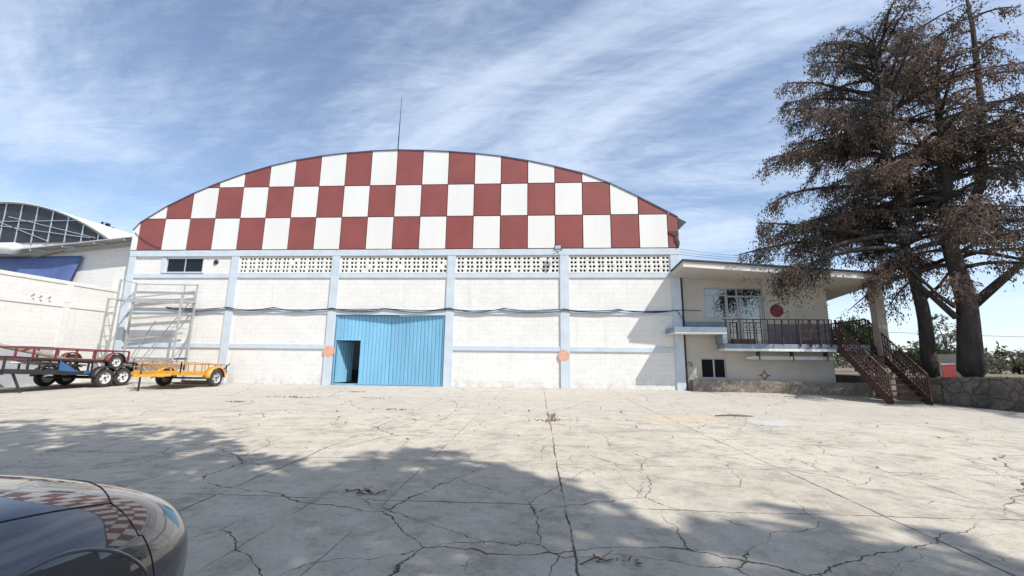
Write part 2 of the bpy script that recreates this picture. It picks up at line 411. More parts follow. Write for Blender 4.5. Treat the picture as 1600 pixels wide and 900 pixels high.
def hangar():
    # block wall with door, vents and window openings
    w = MB(); D0, D1 = .07, .30
    ZT = 5.70; VB, VT = 4.92, 5.66
    bays = [(.02, 4.70), (5.07, 9.47), (9.84, 14.75), (15.12, 19.72), (20.12, 24.45)]
    for i, (a, b) in enumerate(bays):
        if i == 2:
            w.box(a, b, D0, D1, 3.06, VB)
        else:
            w.box(a, b, D0, D1, -.2, VB)
        if i == 0:
            w.box(a, 1.50, D0, D1, VB, ZT); w.box(3.30, b, D0, D1, VB, ZT); w.box(1.50, 3.30, D0, D1, 5.66, ZT); w.box(1.50, 3.30, D0, D1, VB, 4.95)
        else:
            w.box(a, b, D0, D1, VT, ZT)
    for (a, b) in PIL: w.box(a, b, D0, D1, -.2, ZT)
    hb(w, 'wall', M['block'])
    # side and rear walls
    for bx in ((HX0, HX0+.2, .30, 38, -.5, 6.9), (HX1-.2, HX1, .30, 38, -.5, 7.3), (HX0+.2, HX1-.2, 37.8, 38, -.5, 6)):
        s = MB(); s.box(*bx); hb(s, 'side_wall', M['block_side'])
    f = MB(); f.box(HX0+.2, HX1-.2, .30, 37.8, -.06, -.015); hb(f, 'floor_slab', M['grey_block'])
    # pilasters and beams
    for (a, b) in PIL:
        p = MB(); p.box(a, b, 0.0, D0, -.2, 5.70); hb(p, 'pilaster', M['pale_blue'], bevel=.008)
    for zi, (z0, z1) in enumerate([(4.69, 4.90), (3.08, 3.28), (1.52, 1.72)]):
        for i, (a, b) in enumerate(bays):
            if i == 2 and zi == 2: continue
            q = MB()
            if i == 2 and zi == 1: q.box(a, b, .015, D0, 3.03, z1)
            else: q.box(a, b, .02, D0, z0, z1)
            hb(q, 'beam', M['pale_blue'], bevel=.006)
    q = MB(); q.box(HX0, HX1, -.012, .30, 5.70, 5.985); hb(q, 'ring_beam', M['pale_blue'], bevel=.01)
    # breeze-block vent screens
    for (a, b) in bays[1:]:
        v = MB(); rows = 4; rh = (VT-VB)/rows; n = 2*round((b-a)/.40); cw = (b-a)/n
        for r in range(rows):
            off = (0, .045, 0, .03)[r]
            z0 = VB + r*rh; zc = z0 + rh/2
            for k in range(n):
                x0 = a + k*cw; xc = x0 + cw/2 + (.018 if k % 2 == 0 else -.018) + off*.4
                hw, hh, ch = .057+rnd.uniform(-.004, .004), .054+rnd.uniform(-.004, .004), .02
                outer = [(x0, z0), (x0+cw/2, z0), (x0+cw, z0), (x0+cw, zc), (x0+cw, z0+rh), (x0+cw/2, z0+rh), (x0, z0+rh), (x0, zc)]
                inner = [(xc-hw+ch, zc-hh), (xc, zc-hh), (xc+hw-ch, zc-hh), (xc+hw, zc), (xc+hw-ch, zc+hh), (xc, zc+hh), (xc-hw+ch, zc+hh), (xc-hw, zc)]
                inner = [(xc-hw, zc-hh+ch) if False else p for p in inner]
                y = .05 + rnd.uniform(-.004, .004)
                if rnd.random() < .025:
                    v.add([(x, y, z) for x, z in outer], [list(range(8))]); continue
                vs = [(x, y, z) for x, z in outer] + [(x, y+.008, z) for x, z in inner] + [(x, y+.07, z) for x, z in inner]
                fs = [(i, (i+1) % 8, 8+(i+1) % 8, 8+i) for i in range(8)] + [(8+i, 8+(i+1) % 8, 16+(i+1) % 8, 16+i) for i in range(8)]
                v.add(vs, fs)
        hb(v, 'vent_screen', M['breeze'])
    bd = MB(); bd.box(.2, 24.5, .9, .92, 4.0, 5.69); bd.box(.2, 24.5, .32, .9, 4.0, 4.02); hb(bd, 'vent_backing', M['dark_void'])  # near-black sheet added behind the holes for the shade inside
    # gable cladding: sheets of a chequer, each its own bent panel over a dark batten layer
    g = MB(); Wd, Hd, z0 = 1.22, 1.525, 5.996
    for r in range(3):
        for k in range(-1, 21):
            gap = .018
            cell = [(k*Wd+gap, z0+r*Hd+gap), ((k+1)*Wd-gap, z0+r*Hd+gap), ((k+1)*Wd-gap, z0+(r+1+(r == 2))*Hd-gap), (k*Wd+gap, z0+(r+1+(r == 2))*Hd-gap)]
            poly = arch_clip(cell)
            if len(poly) < 3: continue
            red = (k + r) % 2 == 0
            if k == 20 and r == 0:
                poly = [p for p in poly]
            ty, tx = rnd.uniform(-.006, .006), rnd.uniform(-.005, .005)
            cx, cz = (k+.5)*Wd, z0+(r+.5)*Hd
            fn = lambda u, v, d, ty=ty, tx=tx, cx=cx, cz=cz: (u, d + (v-cz)*ty + (u-cx)*tx, v)
            g.prism(poly, fn, -.03, -.004, 1 if red else 0)
    hb(g, 'gable_cladding', [M['white_sheet'], M['red_sheet']])
    bk = MB(); bk.prism(ARCH, lambda u, v, d: (u, d, v), .012, .20, 0); hb(bk, 'gable_frame', M['seam'])
    # barrel roof
    r = MB(); A = ARCH[1:-1]
    def off(i, d):
        a = A[max(i-1, 0)]; b = A[min(i+1, len(A)-1)]; dx, dz = b[0]-a[0], b[1]-a[1]; L = math.hypot(dx, dz); return (A[i][0]-dz/L*d, A[i][1]+dx/L*d)
    n = len(A); vs = []
    for y in (-.06, 38.2):
        vs += [(off(i, .0)[0], y, off(i, .0)[1]) for i in range(n)] + [(off(i, .05)[0], y, off(i, .05)[1]) for i in range(n)]
    fs = []; ms = []
    for i in range(n-1):
        fs += [(i, i+1, n+i+1, n+i), (2*n+i, 3*n+i, 3*n+i+1, 2*n+i+1), (n+i, n+i+1, 3*n+i+1, 3*n+i), (i, 2*n+i, 2*n+i+1, i+1)]; ms += [1, 1, 0, 0]
    fs += [(0, n, 3*n, 2*n), (n-1, 3*n-1, 4*n-1, 2*n-1)]; ms += [1, 1]
    b0 = len(r.v); r.v += vs
    for f, m_ in zip(fs, ms): r.f.append([q+b0 for q in f]); r.m.append(m_); r.sm.append(False)
    roof = hb(r, 'roof', [M['roof_metal'], M['roof_navy']])
    # torn sheet and box gutter at the right-hand eave
    e = MB(); e.prism([(24.86, 7.34), (25.22, 7.14), (24.92, 6.86), (24.86, 6.88)], lambda u, v, d: (u, d, v), -.05, 2.5, 0)
    hb(e, 'gutter_end', M['dark_metal'])
    e = MB(); e.prism([(24.40, 6.72), (24.80, 6.74), (24.86, 6.62), (24.72, 6.52), (24.78, 6.36), (24.86, 6.30), (24.86, 6.10), (24.78, 6.02), (24.74, 6.20), (24.66, 6.34), (24.68, 6.5), (24.42, 6.66)], lambda u, v, d: (u, d, v), -.075, -.05, 0)
    hb(e, 'torn_sheet', M['rust_red'])
    # small window at the left bay
    fr = MB(); x0, x1, a, b = 1.50, 3.30, 4.95, 5.66
    for p in [(x0, x1, a, a+.05), (x0, x1, b-.05, b), (x0, x0+.05, a+.05, b-.05), (x1-.05, x1, a+.05, b-.05), (2.385, 2.435, a+.05, b-.05)]:
        fr.box(p[0], p[1], .10, .16, p[2], p[3])
    win = hb(fr, 'window', M['alu'])
    for ga, gb in ((x0+.05, 2.385), (2.435, x1-.05)):
        gl = MB(); gl.box(ga, gb, .125, .135, a+.05, b-.05); gl.build('pane', M['glass_dark'], win)
    sl = MB(); sl.box(x0-.12, x1+.12, -.01, .0695, a-.04, a); sl.box(x0-.22, x0-.003, .04, .068, a+.003, b+.02); sl.build('sill', M['pale_blue'], win)
    ex = MB(); ex.lathe([(.0, -.0), (.03, -.01), (.04, -.035), (.10, -.03), (.115, -.0), (.115, .02)], (3.93, .05, 5.44), 'Y', 24)
    for k in range(3): ex.cbox((3.93, .03, 5.44), (.19, .02, .022), rot=Matrix.Rotation(R(60*k), 3, 'Y'))
    hb(ex, 'exhaust_vent', M['dark_metal'])
    # painted discs on two pilasters (thin proud paint layer)
    for (cx, cz, rr) in ((9.66, 1.42, .25), (19.86, 1.35, .24)):
        d = MB(); n = 40
        for (u0, u1, y) in ((-9, 9, -.004),):
            pts = [(cx+rr*math.cos(2*math.pi*k/n), cz+rr*math.sin(2*math.pi*k/n)) for k in range(n)]
            d.prism(pts, lambda u, v, dd: (u, dd, v), y, .0695)
        hb(d, 'painted_disc', M['orange'])
    # the door: two corrugated leaves folded slightly inward, wicket open
    gate = empty('sliding_gate', (0, 0, 0)); gate.parent = H
    gate.location = (-12.3, 0, 0)
    def leaf(xa, ya, xb, yb, hole=None):
        m = MB(); L = math.hypot(xb-xa, yb-ya); ux, uy = (xb-xa)/L, (yb-ya)/L; nx, ny = -uy, ux
        z0, z1 = .06, 3.0
        n = round(L/.165); pw = L/n
        prof = []
        for k in range(n):
            u = k*pw
            prof += [(u, 0), (u+pw*.62, 0), (u+pw*.72, .028), (u+pw*.90, .028)]
        prof.append((L, 0))
        def strip(u0, u1, za, zb):
            ps = [(u, d) for u, d in prof if u0-1e-6 <= u <= u1+1e-6]
            vs = []
            for zz in (za, zb):
                vs += [(xa+ux*u+nx*d, ya+uy*u+ny*d, zz) for u, d in ps]
            q = len(ps)
            m.add(vs, [(i, i+1, q+i+1, q+i) for i in range(q-1)])
        if hole:
            h0, h1, hz = hole
            strip(h1, L, z0, z1); strip(0, h1, hz, z1)
        else: strip(0, L, z0, z1)
        return m, (lambda u, d, z: (xa+ux*u+nx*d, ya+uy*u+ny*d, z))
    xm = 12.32
    pw = (math.hypot(xm-9.92, .14))/round(math.hypot(xm-9.92, .14)/.165)
    h1 = pw*7
    m, F1 = leaf(9.92, .10, xm, .24, (0, h1, 1.93)); l1 = m.build('gate_leaf', M['door_blue'], gate)
    l1.modifiers.new('s', 'SOLIDIFY').thickness = .004
    m, F2 = leaf(xm+.012, .24, 14.68, .10); l2 = m.build('gate_leaf', M['door_blue'], gate)
    l2.modifiers.new('s', 'SOLIDIFY').thickness = .004
    # frames of the leaves
    fr = MB()
    for p, q in [((0, 0, .03), (0, 0, 3.02)), ((h1, 0, .03), (h1, 0, 1.93)), ((0, 0, 1.93), (h1, 0, 1.93)), ((0, 0, .04), (2.40, 0, .04))]:
        fr.bar(F1(p[0], -.02, p[2]), F1(q[0], -.02, q[2]), .05, .04)
    fr.bar(F2(0.0, -.02, .04), F2(2.36, -.02, .04), .05, .04); fr.bar(F2(2.36, -.02, .03), F2(2.36, -.02, 3.02), .05, .04)
    fr.build('gate_frame', M['door_blue'], gate)
    rl = MB(); rl.box(9.845, 14.745, .075, .115, 3.0, 3.027); rl.box(9.86, 14.74, .06, .10, -.02, .012); rl.box(14.70, 14.745, .07, .12, .012, 3.0); rl.box(9.845, 9.88, .07, .12, .012, 3.0)
    rl.build('gate_rail', M['door_edge'], gate)
    # wicket leaf swung inwards on its left edge
    hp = Vector(F1(.05, .03, 0)); ang = R(74); dv = Vector((math.cos(ang), math.sin(ang), 0)); nv = Vector((-dv.y, dv.x, 0))
    wk = MB(); Lw = 1.04
    vs = []; n = 6
    for zz in (.09, 1.88):
        for k in range(n+1):
            for s_, d in ((0, 0), (.62, 0), (.72, .025), (.9, .025)):
                if k == n and s_ > 0: continue
                vs.append(hp + dv*((k+s_)/n*Lw) + nv*d + Vector((0, 0, zz)))
    q = len(vs)//2
    wk.add(vs, [(i, i+1, q+i+1, q+i) for i in range(q-1)])
    wo = wk.build('wicket_door', M['door_blue'], gate); wo.modifiers.new('s', 'SOLIDIFY').thickness = .02
    hd = MB(); a = hp + dv*.95 - nv*.0; hd.tube([a+Vector((0, 0, .98))-nv*.0, a-nv*.06+Vector((0, 0, .98)), a-nv*.06+Vector((0, 0, 1.10)), a+Vector((0, 0, 1.10))], .01, 6)
    hd.build('handle', M['dark_metal'], wo)
hangar()

# floodlight on the ring beam
def floodlight():
    t = empty('floodlight', (19.6, -.02, 5.98), label='small square floodlight on the ledge below the checkered gable', cat='floodlight')
    b = MB(); rot = Euler((R(-18), 0, R(-12))).to_matrix()
    b.cbox((.02, -.34, -.02), (.30, .10, .22), 0, rot); b.build('housing', M['dark_metal'], t, bevel=.01)
    b = MB(); b.cbox((.02, -.396, -.036), (.24, .012, .16), 0, rot); b.build('lens', M['alu'], t)
    b = MB(); b.tube([(.02, -.0, -.12), (-.16, -.10, -.10), (-.17, -.30, -.03)], .014, 6); b.tube([(.02, -.0, -.12), (.2, -.10, -.10), (.20, -.30, -.03)], .014, 6); b.build('bracket', M['dark_metal'], t)
floodlight()

# antenna rod on the crown of the gable
t = empty('antenna_mast', (12.05, .35, 10.76), label='thin vertical rod standing on top of the arched gable', cat='antenna')
b = MB(); b.tube([(0, 0, 0), (.02, 0, 1.6), (.04, 0, 3.05)], [.028, .02, .010], 6); b.build('rod', M['dark_metal'], t)
b = MB(); b.lathe([(.0, .14), (.05, .13), (.07, .0), (.08, -.04)], (0, 0, 0), 'Z', 12); b.build('base_cap', M['dark_metal'], t)

# power cables along the middle beam
def cables():
    for (off, amp, ph) in ((0, .07, 0), (.05, .13, .6), (-.04, .10, 1.9)):
        b = MB(); pts = []
        xs = [1.9, 4.85, 7.0, 9.65, 12.0, 14.9, 17.3, 19.9, 22.2, 24.6]
        for i in range(len(xs)-1):
            for k in range(8):
                u = k/8; x = xs[i]+(xs[i+1]-xs[i])*u
                sag = (4*u*(1-u))*amp*(.5+.8*abs(math.sin(ph+i*2.1)))
                pts.append((x, -.035-.01*off, 3.30+off*.6-sag+.015*math.sin(x*3+ph)))
        pts += [(24.7, -.04, 3.29), (25.6, .04, 3.27)] if off == 0 else [(24.6, -.04, 3.27), (24.8, -.05, 2.95), (24.86, -.05, 2.62)]
        b.tube(pts, .014, 5)
        o = b.build('power_cable', M['cable']); tag(o, 'black power cable sagging along the middle beam of the hangar front', 'cable', 'cables along the middle beam')
    for (za, zb, lab) in ((4.85, 2.52, 'thin black pipe above the ledge in the corner between hangar and office'), (2.25, -.02, 'thin black pipe below the ledge in the corner between hangar and office')):
        b = MB(); b.tube([(24.885, .02, za), (24.885, .02, zb)], .016, 6)
        o = b.build('conduit', M['cable']); tag(o, lab, 'pipe')
    # thin overhead service wire swooping across the wall
    def wire(name, a, c, sag, r, lab):
        b = MB(); a = Vector(a); c = Vector(c)
        b.tube([a.lerp(c, u/20) - Vector((0, 0, 4*(u/20)*(1-u/20)*sag)) for u in range(21)], r, 4)
        tag(b.build('overhead_wire', M['cable']), lab, 'wire')
    wire('w', (-.2, -.05, 6.86), (1.2, -.06, 6.10), .12, .012, 'short wire drooping over the leftmost red checker')
    for i, (dz, lab) in enumerate(((0, 'lowest of the three thin power lines right of the gable'), (.16, 'middle of the three thin power lines right of the gable'), (.34, 'topmost of the three thin power lines right of the gable'))):
        wire('w', (25.0, 6, 7.55+dz), (48, 26, 11.9+dz), .5, .012, lab)
    wire('w', (31.5, -2.6, 5.15), (43, -9.5, 6.6), .15, .010, 'pale single wire crossing in front of the brown trees')
    wire('w', (40, 14, 3.6), (70, 12, 2.9), .2, .014, 'thin wire above the far bushes at the right edge')
cables()

# ------------------------------------------------------------------ office annex
def annex():
    A = empty('office_annex', (28, 0, 0), label='cream two storey office with sloping roof and balcony beside the hangar', cat='building')
    def ab(mb, name, mats, par=None, **kw):
        o = mb.build(name, mats, par or A, **kw)
        if par is None: o.location = (-28, 0, 0)
        return o
    Y0 = .10; XL, XR = 24.93, 30.76
    # front wall in pieces round the openings: upper window/door and lower window
    w = MB()
    uw = (25.80, 26.72, 2.98, 4.26); dr = (26.72, 28.22, 1.86, 4.26); lw = (25.49, 26.50, .49, 1.31)
    Yb = .32
    w.box(XL, lw[0], Y0, Yb, -.3, 1.86); w.box(lw[1], XR, Y0, Yb, -.3, 1.86); w.box(lw[0], lw[1], Y0, Yb, -.3, lw[2]); w.box(lw[0], lw[1], Y0, Yb, lw[3], 1.86)
    w.box(XL, uw[0], Y0, Yb, 1.86, 4.26); w.box(uw[0], uw[1], Y0, Yb, 1.86, uw[2]); w.box(dr[1], XR, Y0, Yb, 1.86, 4.26)
    # top part follows the sloping soffit
    zt = lambda x: 4.80 - (x-24.9)*.076
    w.prism([(XL, 4.26), (XR, 4.26), (XR, zt(XR)-.02), (XL, zt(XL)-.02)], lambda u, v, d: (u, d, v), Y0, Yb)
    w.box(XL, XL+.2, Yb, 7, -.3, 4.25); w.box(XR-.2, XR, Yb, 7, -.3, 3.75); w.box(XL+.2, XR-.2, 6.8, 7, -.3, 3.6)
    ab(w, 'wall', M['cream'])
    # dado bands
    d = MB(); d.box(XL, 26.66, Y0-.012, Y0-.0005, 2.55, 2.82); ab(d, 'dado_band', M['grey_blue'])
    d = MB(); d.box(28.26, XR, Y0-.012, Y0-.0005, 1.865, 2.74); ab(d, 'dado_band', M['dado_grey'])
    # inner floor blocking view through glass is the opaque glass itself
    # roof: sloping slab with cream fascia and a dark felt cap
    und = lambda x, y: 4.845 - (x-24.5)*.0728 - (y+1.5)*.088
    FL, FR = 24.46, 32.06
    def slab(x0, x1, y0, y1, h0, h1):
        m = MB(); vs = []
        for x, y in ((x0, y0), (x1, y0), (x1, y1), (x0, y1)):
            vs += [(x, y, und(x, y)+h0), (x, y, und(x, y)+h1)]
        m.add(vs, [(0, 2, 4, 6), (1, 7, 5, 3), (0, 1, 3, 2), (2, 3, 5, 4), (4, 5, 7, 6), (6, 7, 1, 0)]); return m
    rf = ab(slab(FL, FR, -1.50, -.0, 0, .21), 'roof', M['cream'])
    ab(slab(24.88, FR, -.0, 7.2, 0, .21), 'roof_slab', M['cream'])
    o = slab(FL-.04, FR+.05, -1.55, -.02, .215, .275).build('roof_cap', M['dark_metal'], rf)
    o = slab(24.88, FR+.05, -.015, 7.3, .215, .275).build('roof_cap', M['dark_metal'], rf)
    o = slab(FL-.012, FR+.012, -1.515, -1.45, -.02, .055).build('drip_edge', M['white_paint'], rf)
    # pillar
    p = MB(); p.box(31.74, 32.06, -1.12, -.80, -.3, und(31.9, -.95)+.06); ab(p, 'pillar', simple('pillar_render', (.30, .26, .22), .9, var=.15, dirt=(.14, .11, .09), dirt_amt=.6, bump=.2), bevel=.01)
    # ledge over the lower windows, left part
    l = MB(); l.box(24.12, 26.13, -1.05, Y0, 2.29, 2.50); ab(l, 'ledge', M['grey_blue'], bevel=.01)
    l = MB(); l.box(24.13, 26.12, -1.06, -.02, 2.255, 2.288); ab(l, 'ledge_trim', M['white_paint'])
    # lower blank wall slightly proud under the ledge end
    # balcony slab
    s = MB(); s.box(26.20, 30.42, -.60, Y0, 1.70, 1.88); s.box(30.42, 31.72, -.60, 3.0, 1.70, 1.88); ab(s, 'balcony_slab', M['grey_blue'], bevel=.01)
    s = MB(); s.box(26.19, 30.44, -.615, -.0, 1.60, 1.698); ab(s, 'balcony_edge', M['white_paint'], bevel=.006)
    s = MB(); s.box(26.14, 26.32, -.62, Y0, 1.885, 2.52); ab(s, 'balcony_pier', M['grey_blue'], bevel=.01)
    # upper window and glazed door
    def frame(name, x0, x1, z0, z1, vs, hs, t=.05, extra=()):
        f = MB(); y0, y1 = Y0+.04, Y0+.10
        f.box(x0, x1, y0, y1, z0, z0+t); f.box(x0, x1, y0, y1, z1-t, z1)
        f.box(x0, x0+t, y0, y1, z0+t, z1-t); f.box(x1-t, x1, y0, y1, z0+t, z1-t)
        for (vx, a, b, w_) in vs: f.box(vx-w_/2, vx+w_/2, y0+.004, y1-.004, a, b)
        for (hz, a, b, w_) in hs: f.box(a, b, y0+.002, y1-.002, hz-w_/2, hz+w_/2)
        fo = ab(f, name, M['alu_frame'])
        g = MB(); g.box(x0+t, x1-t, Y0+.065, Y0+.075, z0+t, z1-t); g.build('pane', M['glass'] if name != 'basement_window' else M['void_glass'], fo)
        return fo
    frame('window', 25.80, 26.715, 2.98, 4.255, [(26.23, 3.03, 3.92, .05)], [(3.95, 25.85, 26.665, .06)])
    frame('balcony_door', 26.72, 28.21, 1.885, 4.255, [(27.16, 1.94, 4.205, .06), (27.28, 1.94, 3.84, .09), (28.10, 1.94, 3.84, .07)], [(3.90, 26.77, 28.16, .07), (2.62, 27.33, 28.06, .06)])
    frame('basement_window', lw[0]+.003, lw[1]-.003, lw[2]+.003, lw[3]-.003, [(26.02, .54, 1.26, .06)], [], t=.045)
    # red disc sign is separate; painted compass mark
    e = MB(); cx, cz, y = 27.99, .635, Y0-.006
    ring_o = [(cx+.125*math.cos(2*math.pi*k/32), cz+.125*math.sin(2*math.pi*k/32)) for k in range(32)]
    ring_i = [(cx+.09*math.cos(2*math.pi*k/32), cz+.09*math.sin(2*math.pi*k/32)) for k in range(32)]
    vs = [(u, y, v) for u, v in ring_o+ring_i]; e.add(vs, [(k, (k+1) % 32, 32+(k+1) % 32, 32+k) for k in range(32)])
    for a in range(4):
        c, s_ = math.cos(a*math.pi/2), math.sin(a*math.pi/2)
        pts = [(.13, .035), (.25, 0), (.13, -.035)]
        e.add([(cx+c*p-s_*q, y, cz+s_*p+c*q) for p, q in pts], [(0, 1, 2)])
    ab(e, 'compass_mark', M['red_disc'])
    e = MB()
    for (ox, oz, sx, sz) in ((0, 0, .08, .10), (.05, .01, .07, .06), (.09, -.02, .03, .09), (.02, .04, .10, .03)):
        pts = [(25.03+ox+sx*math.cos(2*math.pi*k/16), y+.001, 1.06+oz+sz*math.sin(2*math.pi*k/16)) for k in range(17)]
        e.tube(pts, .007, 4)
    ab(e, 'faded_scribble', M['dado_grey'])
    # balcony railing: bars with mid rail, and the denser panel at right
    r = MB(); zt, zb = 2.86, 1.90; yr = -.56
    x0, x1 = 26.32, 30.40
    r.bar((x0-.14, yr, zt), (x1, yr, zt), .035, .035); r.bar((x0, yr, zb+.10), (x1, yr, zb+.10), .028, .028); r.bar((x0, yr, 2.42), (x1, yr, 2.42), .02, .02)
    n = 15
    for k in range(n+1):
        x = x0+(x1-x0)*k/n; r.bar((x, yr, 1.88), (x, yr, zt), .028 if k % 4 else .045)
    ab(r, 'balcony_railing', M['rust_red'])
    r = MB(); xa, xb = 29.10, 30.25; y2 = yr-.08
    for x in (xa, xa+.38, xb-.38, xb): r.bar((x, y2, 1.78), (x, y2, 2.86), .04)
    for z in (2.1, 2.4, 2.68): r.bar((xa, y2, z), (xb, y2, z), .03)
    ab(r, 'leaning_gate', M['rust_red'])
    # side railing of the landing, running back
    r = MB(); xs = 31.70
    r.bar((xs, -.58, 2.88), (xs, 2.9, 2.88), .04); r.bar((xs, -.58, 2.0), (xs, 2.9, 2.0), .03); r.bar((30.9, 2.9, 2.88), (xs, 2.9, 2.88), .04)
    for k in range(22): r.bar((xs, -.55+k*.165, 1.88), (xs, -.55+k*.165, 2.88), .026)
    ab(r, 'landing_railing', M['rust_red'])
    return A
annex()
t = empty('round_sign', (28.71, .10, 3.29), label='round dark red disc on the office wall right of the balcony door', cat='sign')
b = MB(); b.lathe([(0, -.035), (.20, -.035), (.235, -.025), (.24, -.0)], (0, 0, 0), 'Y', 40); b.build('disc', M['red_disc'], t)
b = MB(); b.lathe([(.236, -.03), (.255, -.03), (.26, -.001), (.24, -.001)], (0, 0, 0), 'Y', 40); b.build('rim', M['rust_red'], t)
t = empty('duct', (28.9, -.32, 1.34), label='long silver duct hung under the balcony', cat='duct')
b = MB(); b.cbox((0, 0, 0), (3.2, .2, .16)); b.build('casing', M['galv'], t, bevel=.03)
b = MB(); b.lathe([(0, -1.78), (.06, -1.77), (.075, -1.60), (.085, -1.6), (.085, -1.5)], (0, 0, 0), 'X', 16)
b.build('end_cap', M['alu'], t)
for x in (-1.3, 0, 1.3):
    b = MB(); b.box(x-.02, x+.02, -.115, .115, -.088, .30); b.build('hanger', M['dark_metal'], t)
t = empty('planter_box', (27.0, -.48, 1.89), label='narrow rust red planter trough on the balcony floor behind the railing', cat='planter')
b = MB(); b.add([(-.42, -.07, 0), (.42, -.07, 0), (.42, .09, 0), (-.42, .09, 0), (-.45, -.075, .19), (.45, -.075, .19), (.45, .11, .19), (-.45, .11, .19)], [(0, 3, 2, 1), (0, 1, 5, 4), (1, 2, 6, 5), (2, 3, 7, 6), (3, 0, 4, 7)])
b.build('trough', M['rust_red'], t); b = MB(); b.box(-.41, .41, -.06, .09, .10, .15); b.build('soil_fill', M['soil'], t)

# ------------------------------------------------------------------ steel stairs
def stairs():
    S = empty('steel_staircase', (31.1, -.6, 0), label='open rust red steel staircase from the pavement up to the balcony', cat='staircase')
    top = Vector((30.52, -.60, 1.82)); bot = Vector((30.72, -2.55, ground_z(30.8, -2.55)+.02)); wv = Vector((1.22, -.04, 0))
    O = Vector((31.1, -.6, 0))
    for s in (0, 1):
        a = top+wv*s-O; c = bot+wv*s-O
        b = MB(); b.bar(a, c, .05, .26); b.build('stringer', M['rust_red'], S)
        r = MB(); n = 10; h = Vector((0, 0, .98))
        r.bar(a+h, c+h, .045); r.bar(a+h*.55, c+h*.55, .028)
        for i in range(1, 4): r.bar(a+h*(.2+.2*i-.08), c+h*(.2+.2*i-.08), .02)
        for i in range(n*2+1):
            p = a.lerp(c, i/(n*2)); r.bar(p+Vector((0, 0, .08)), p+h, .05 if i in (0, n*2) else .022)
        r.bar(c-Vector((0, 0, .02)), c+h, .055); r.bar(a, a+h*1.06, .055)
        r.build('handrail', M['rust_red'], S)
    for i in range(1, 10):
        p = top.lerp(bot, i/10)-O
        t_ = MB(); t_.box(p.x+.03, p.x+wv.x-.03, p.y-.14, p.y+.13, p.z-.02, p.z+.02); t_.build('tread', M['galv'] if i < 0 else M['rust_red'], S)
stairs()

# ------------------------------------------------------------------ stone walls, terrace
def wall_strip(name, pts, thick, z0, ztop, mat, label, rough=.03, seg=.22):
    b = MB(); P = [Vector((x, y, 0)) for x, y in pts]; line = []
    for i in range(len(P)-1):
        n = max(1, int((P[i+1]-P[i]).length/seg))
        for k in range(n): line.append(P[i].lerp(P[i+1], k/n))
    line.append(P[-1]); rows = 6; vs = []; n = len(line)
    for j in range(2):
        for r in range(rows):
            for i, p in enumerate(line):
                d = (line[min(i+1, n-1)]-line[max(i-1, 0)]).normalized(); nn = Vector((d.y, -d.x, 0))
                zt = ztop(i/(n-1)) + rnd.uniform(-rough, rough)*.6
                q = p + nn*(0 if j == 0 else -thick) + nn*rnd.uniform(-rough, rough)
                vs.append((q.x, q.y, z0+(zt-z0)*r/(rows-1)))
    fs = []; N = rows*n
    for j in range(2):
        for r in range(rows-1):
            for i in range(n-1):
                a = j*N+r*n+i; fs.append((a, a+1, a+n+1, a+n))
    for i in range(n-1):
        a = (rows-1)*n+i; fs.append((a, a+1, N+a+1, N+a))
    for i in (0, n-1):
        for r in range(rows-1):
            a = r*n+i; fs.append((a, a+n, N+a+n, N+a))
    b.add(vs, fs, 0, False)
    return tag(b.build(name, mat), label, 'wall')
wall_strip('stone_wall', [(25.0, -.30), (28.3, -.42), (31.9, -.52), (32.4, -1.6), (32.5, -2.35)], .36, -.4, lambda u: .43-.03*u+(.2*max(0, u-.75)), M['stone'], 'low rubble stone wall along the foot of the cream office')
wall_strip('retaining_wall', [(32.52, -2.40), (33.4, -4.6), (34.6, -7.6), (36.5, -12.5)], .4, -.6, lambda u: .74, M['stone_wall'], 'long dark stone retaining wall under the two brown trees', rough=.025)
b = MB()
poly = [(32.75, -1.9), (33.75, -4.6), (34.95, -7.6), (36.9, -12.6), (60, -12.6), (120, 60), (31.9, 60), (31.9, 3.4), (31.95, -.2)]
b.prism(poly, lambda u, v, d: (u, v, d), -.6, .66); b.build('terrace', M['soil'], kind='structure')
t = empty('red_panel', (32.60, -2.66, .745), rz=R(-20), label='small faded red square panel propped on top of the retaining wall', cat='panel')
b = MB(); b.cbox((0, 0, .21), (.34, .05, .42), rot=Euler((R(8), R(-4), 0)).to_matrix()); b.build('board', M['red_box'], t, bevel=.006)
b = MB(); b.cbox((-.015, -.03, .435), (.36, .07, .03), rot=Euler((R(8), R(-4), 0)).to_matrix()); b.build('cap', M['white_paint'], t)
b = MB(); b.box(35.75, 37.2, 1.2, 1.5, .6, 1.6); tag(b.build('block_wall', M['grey_block']), 'short grey block wall seen between the two tree trunks', 'wall')

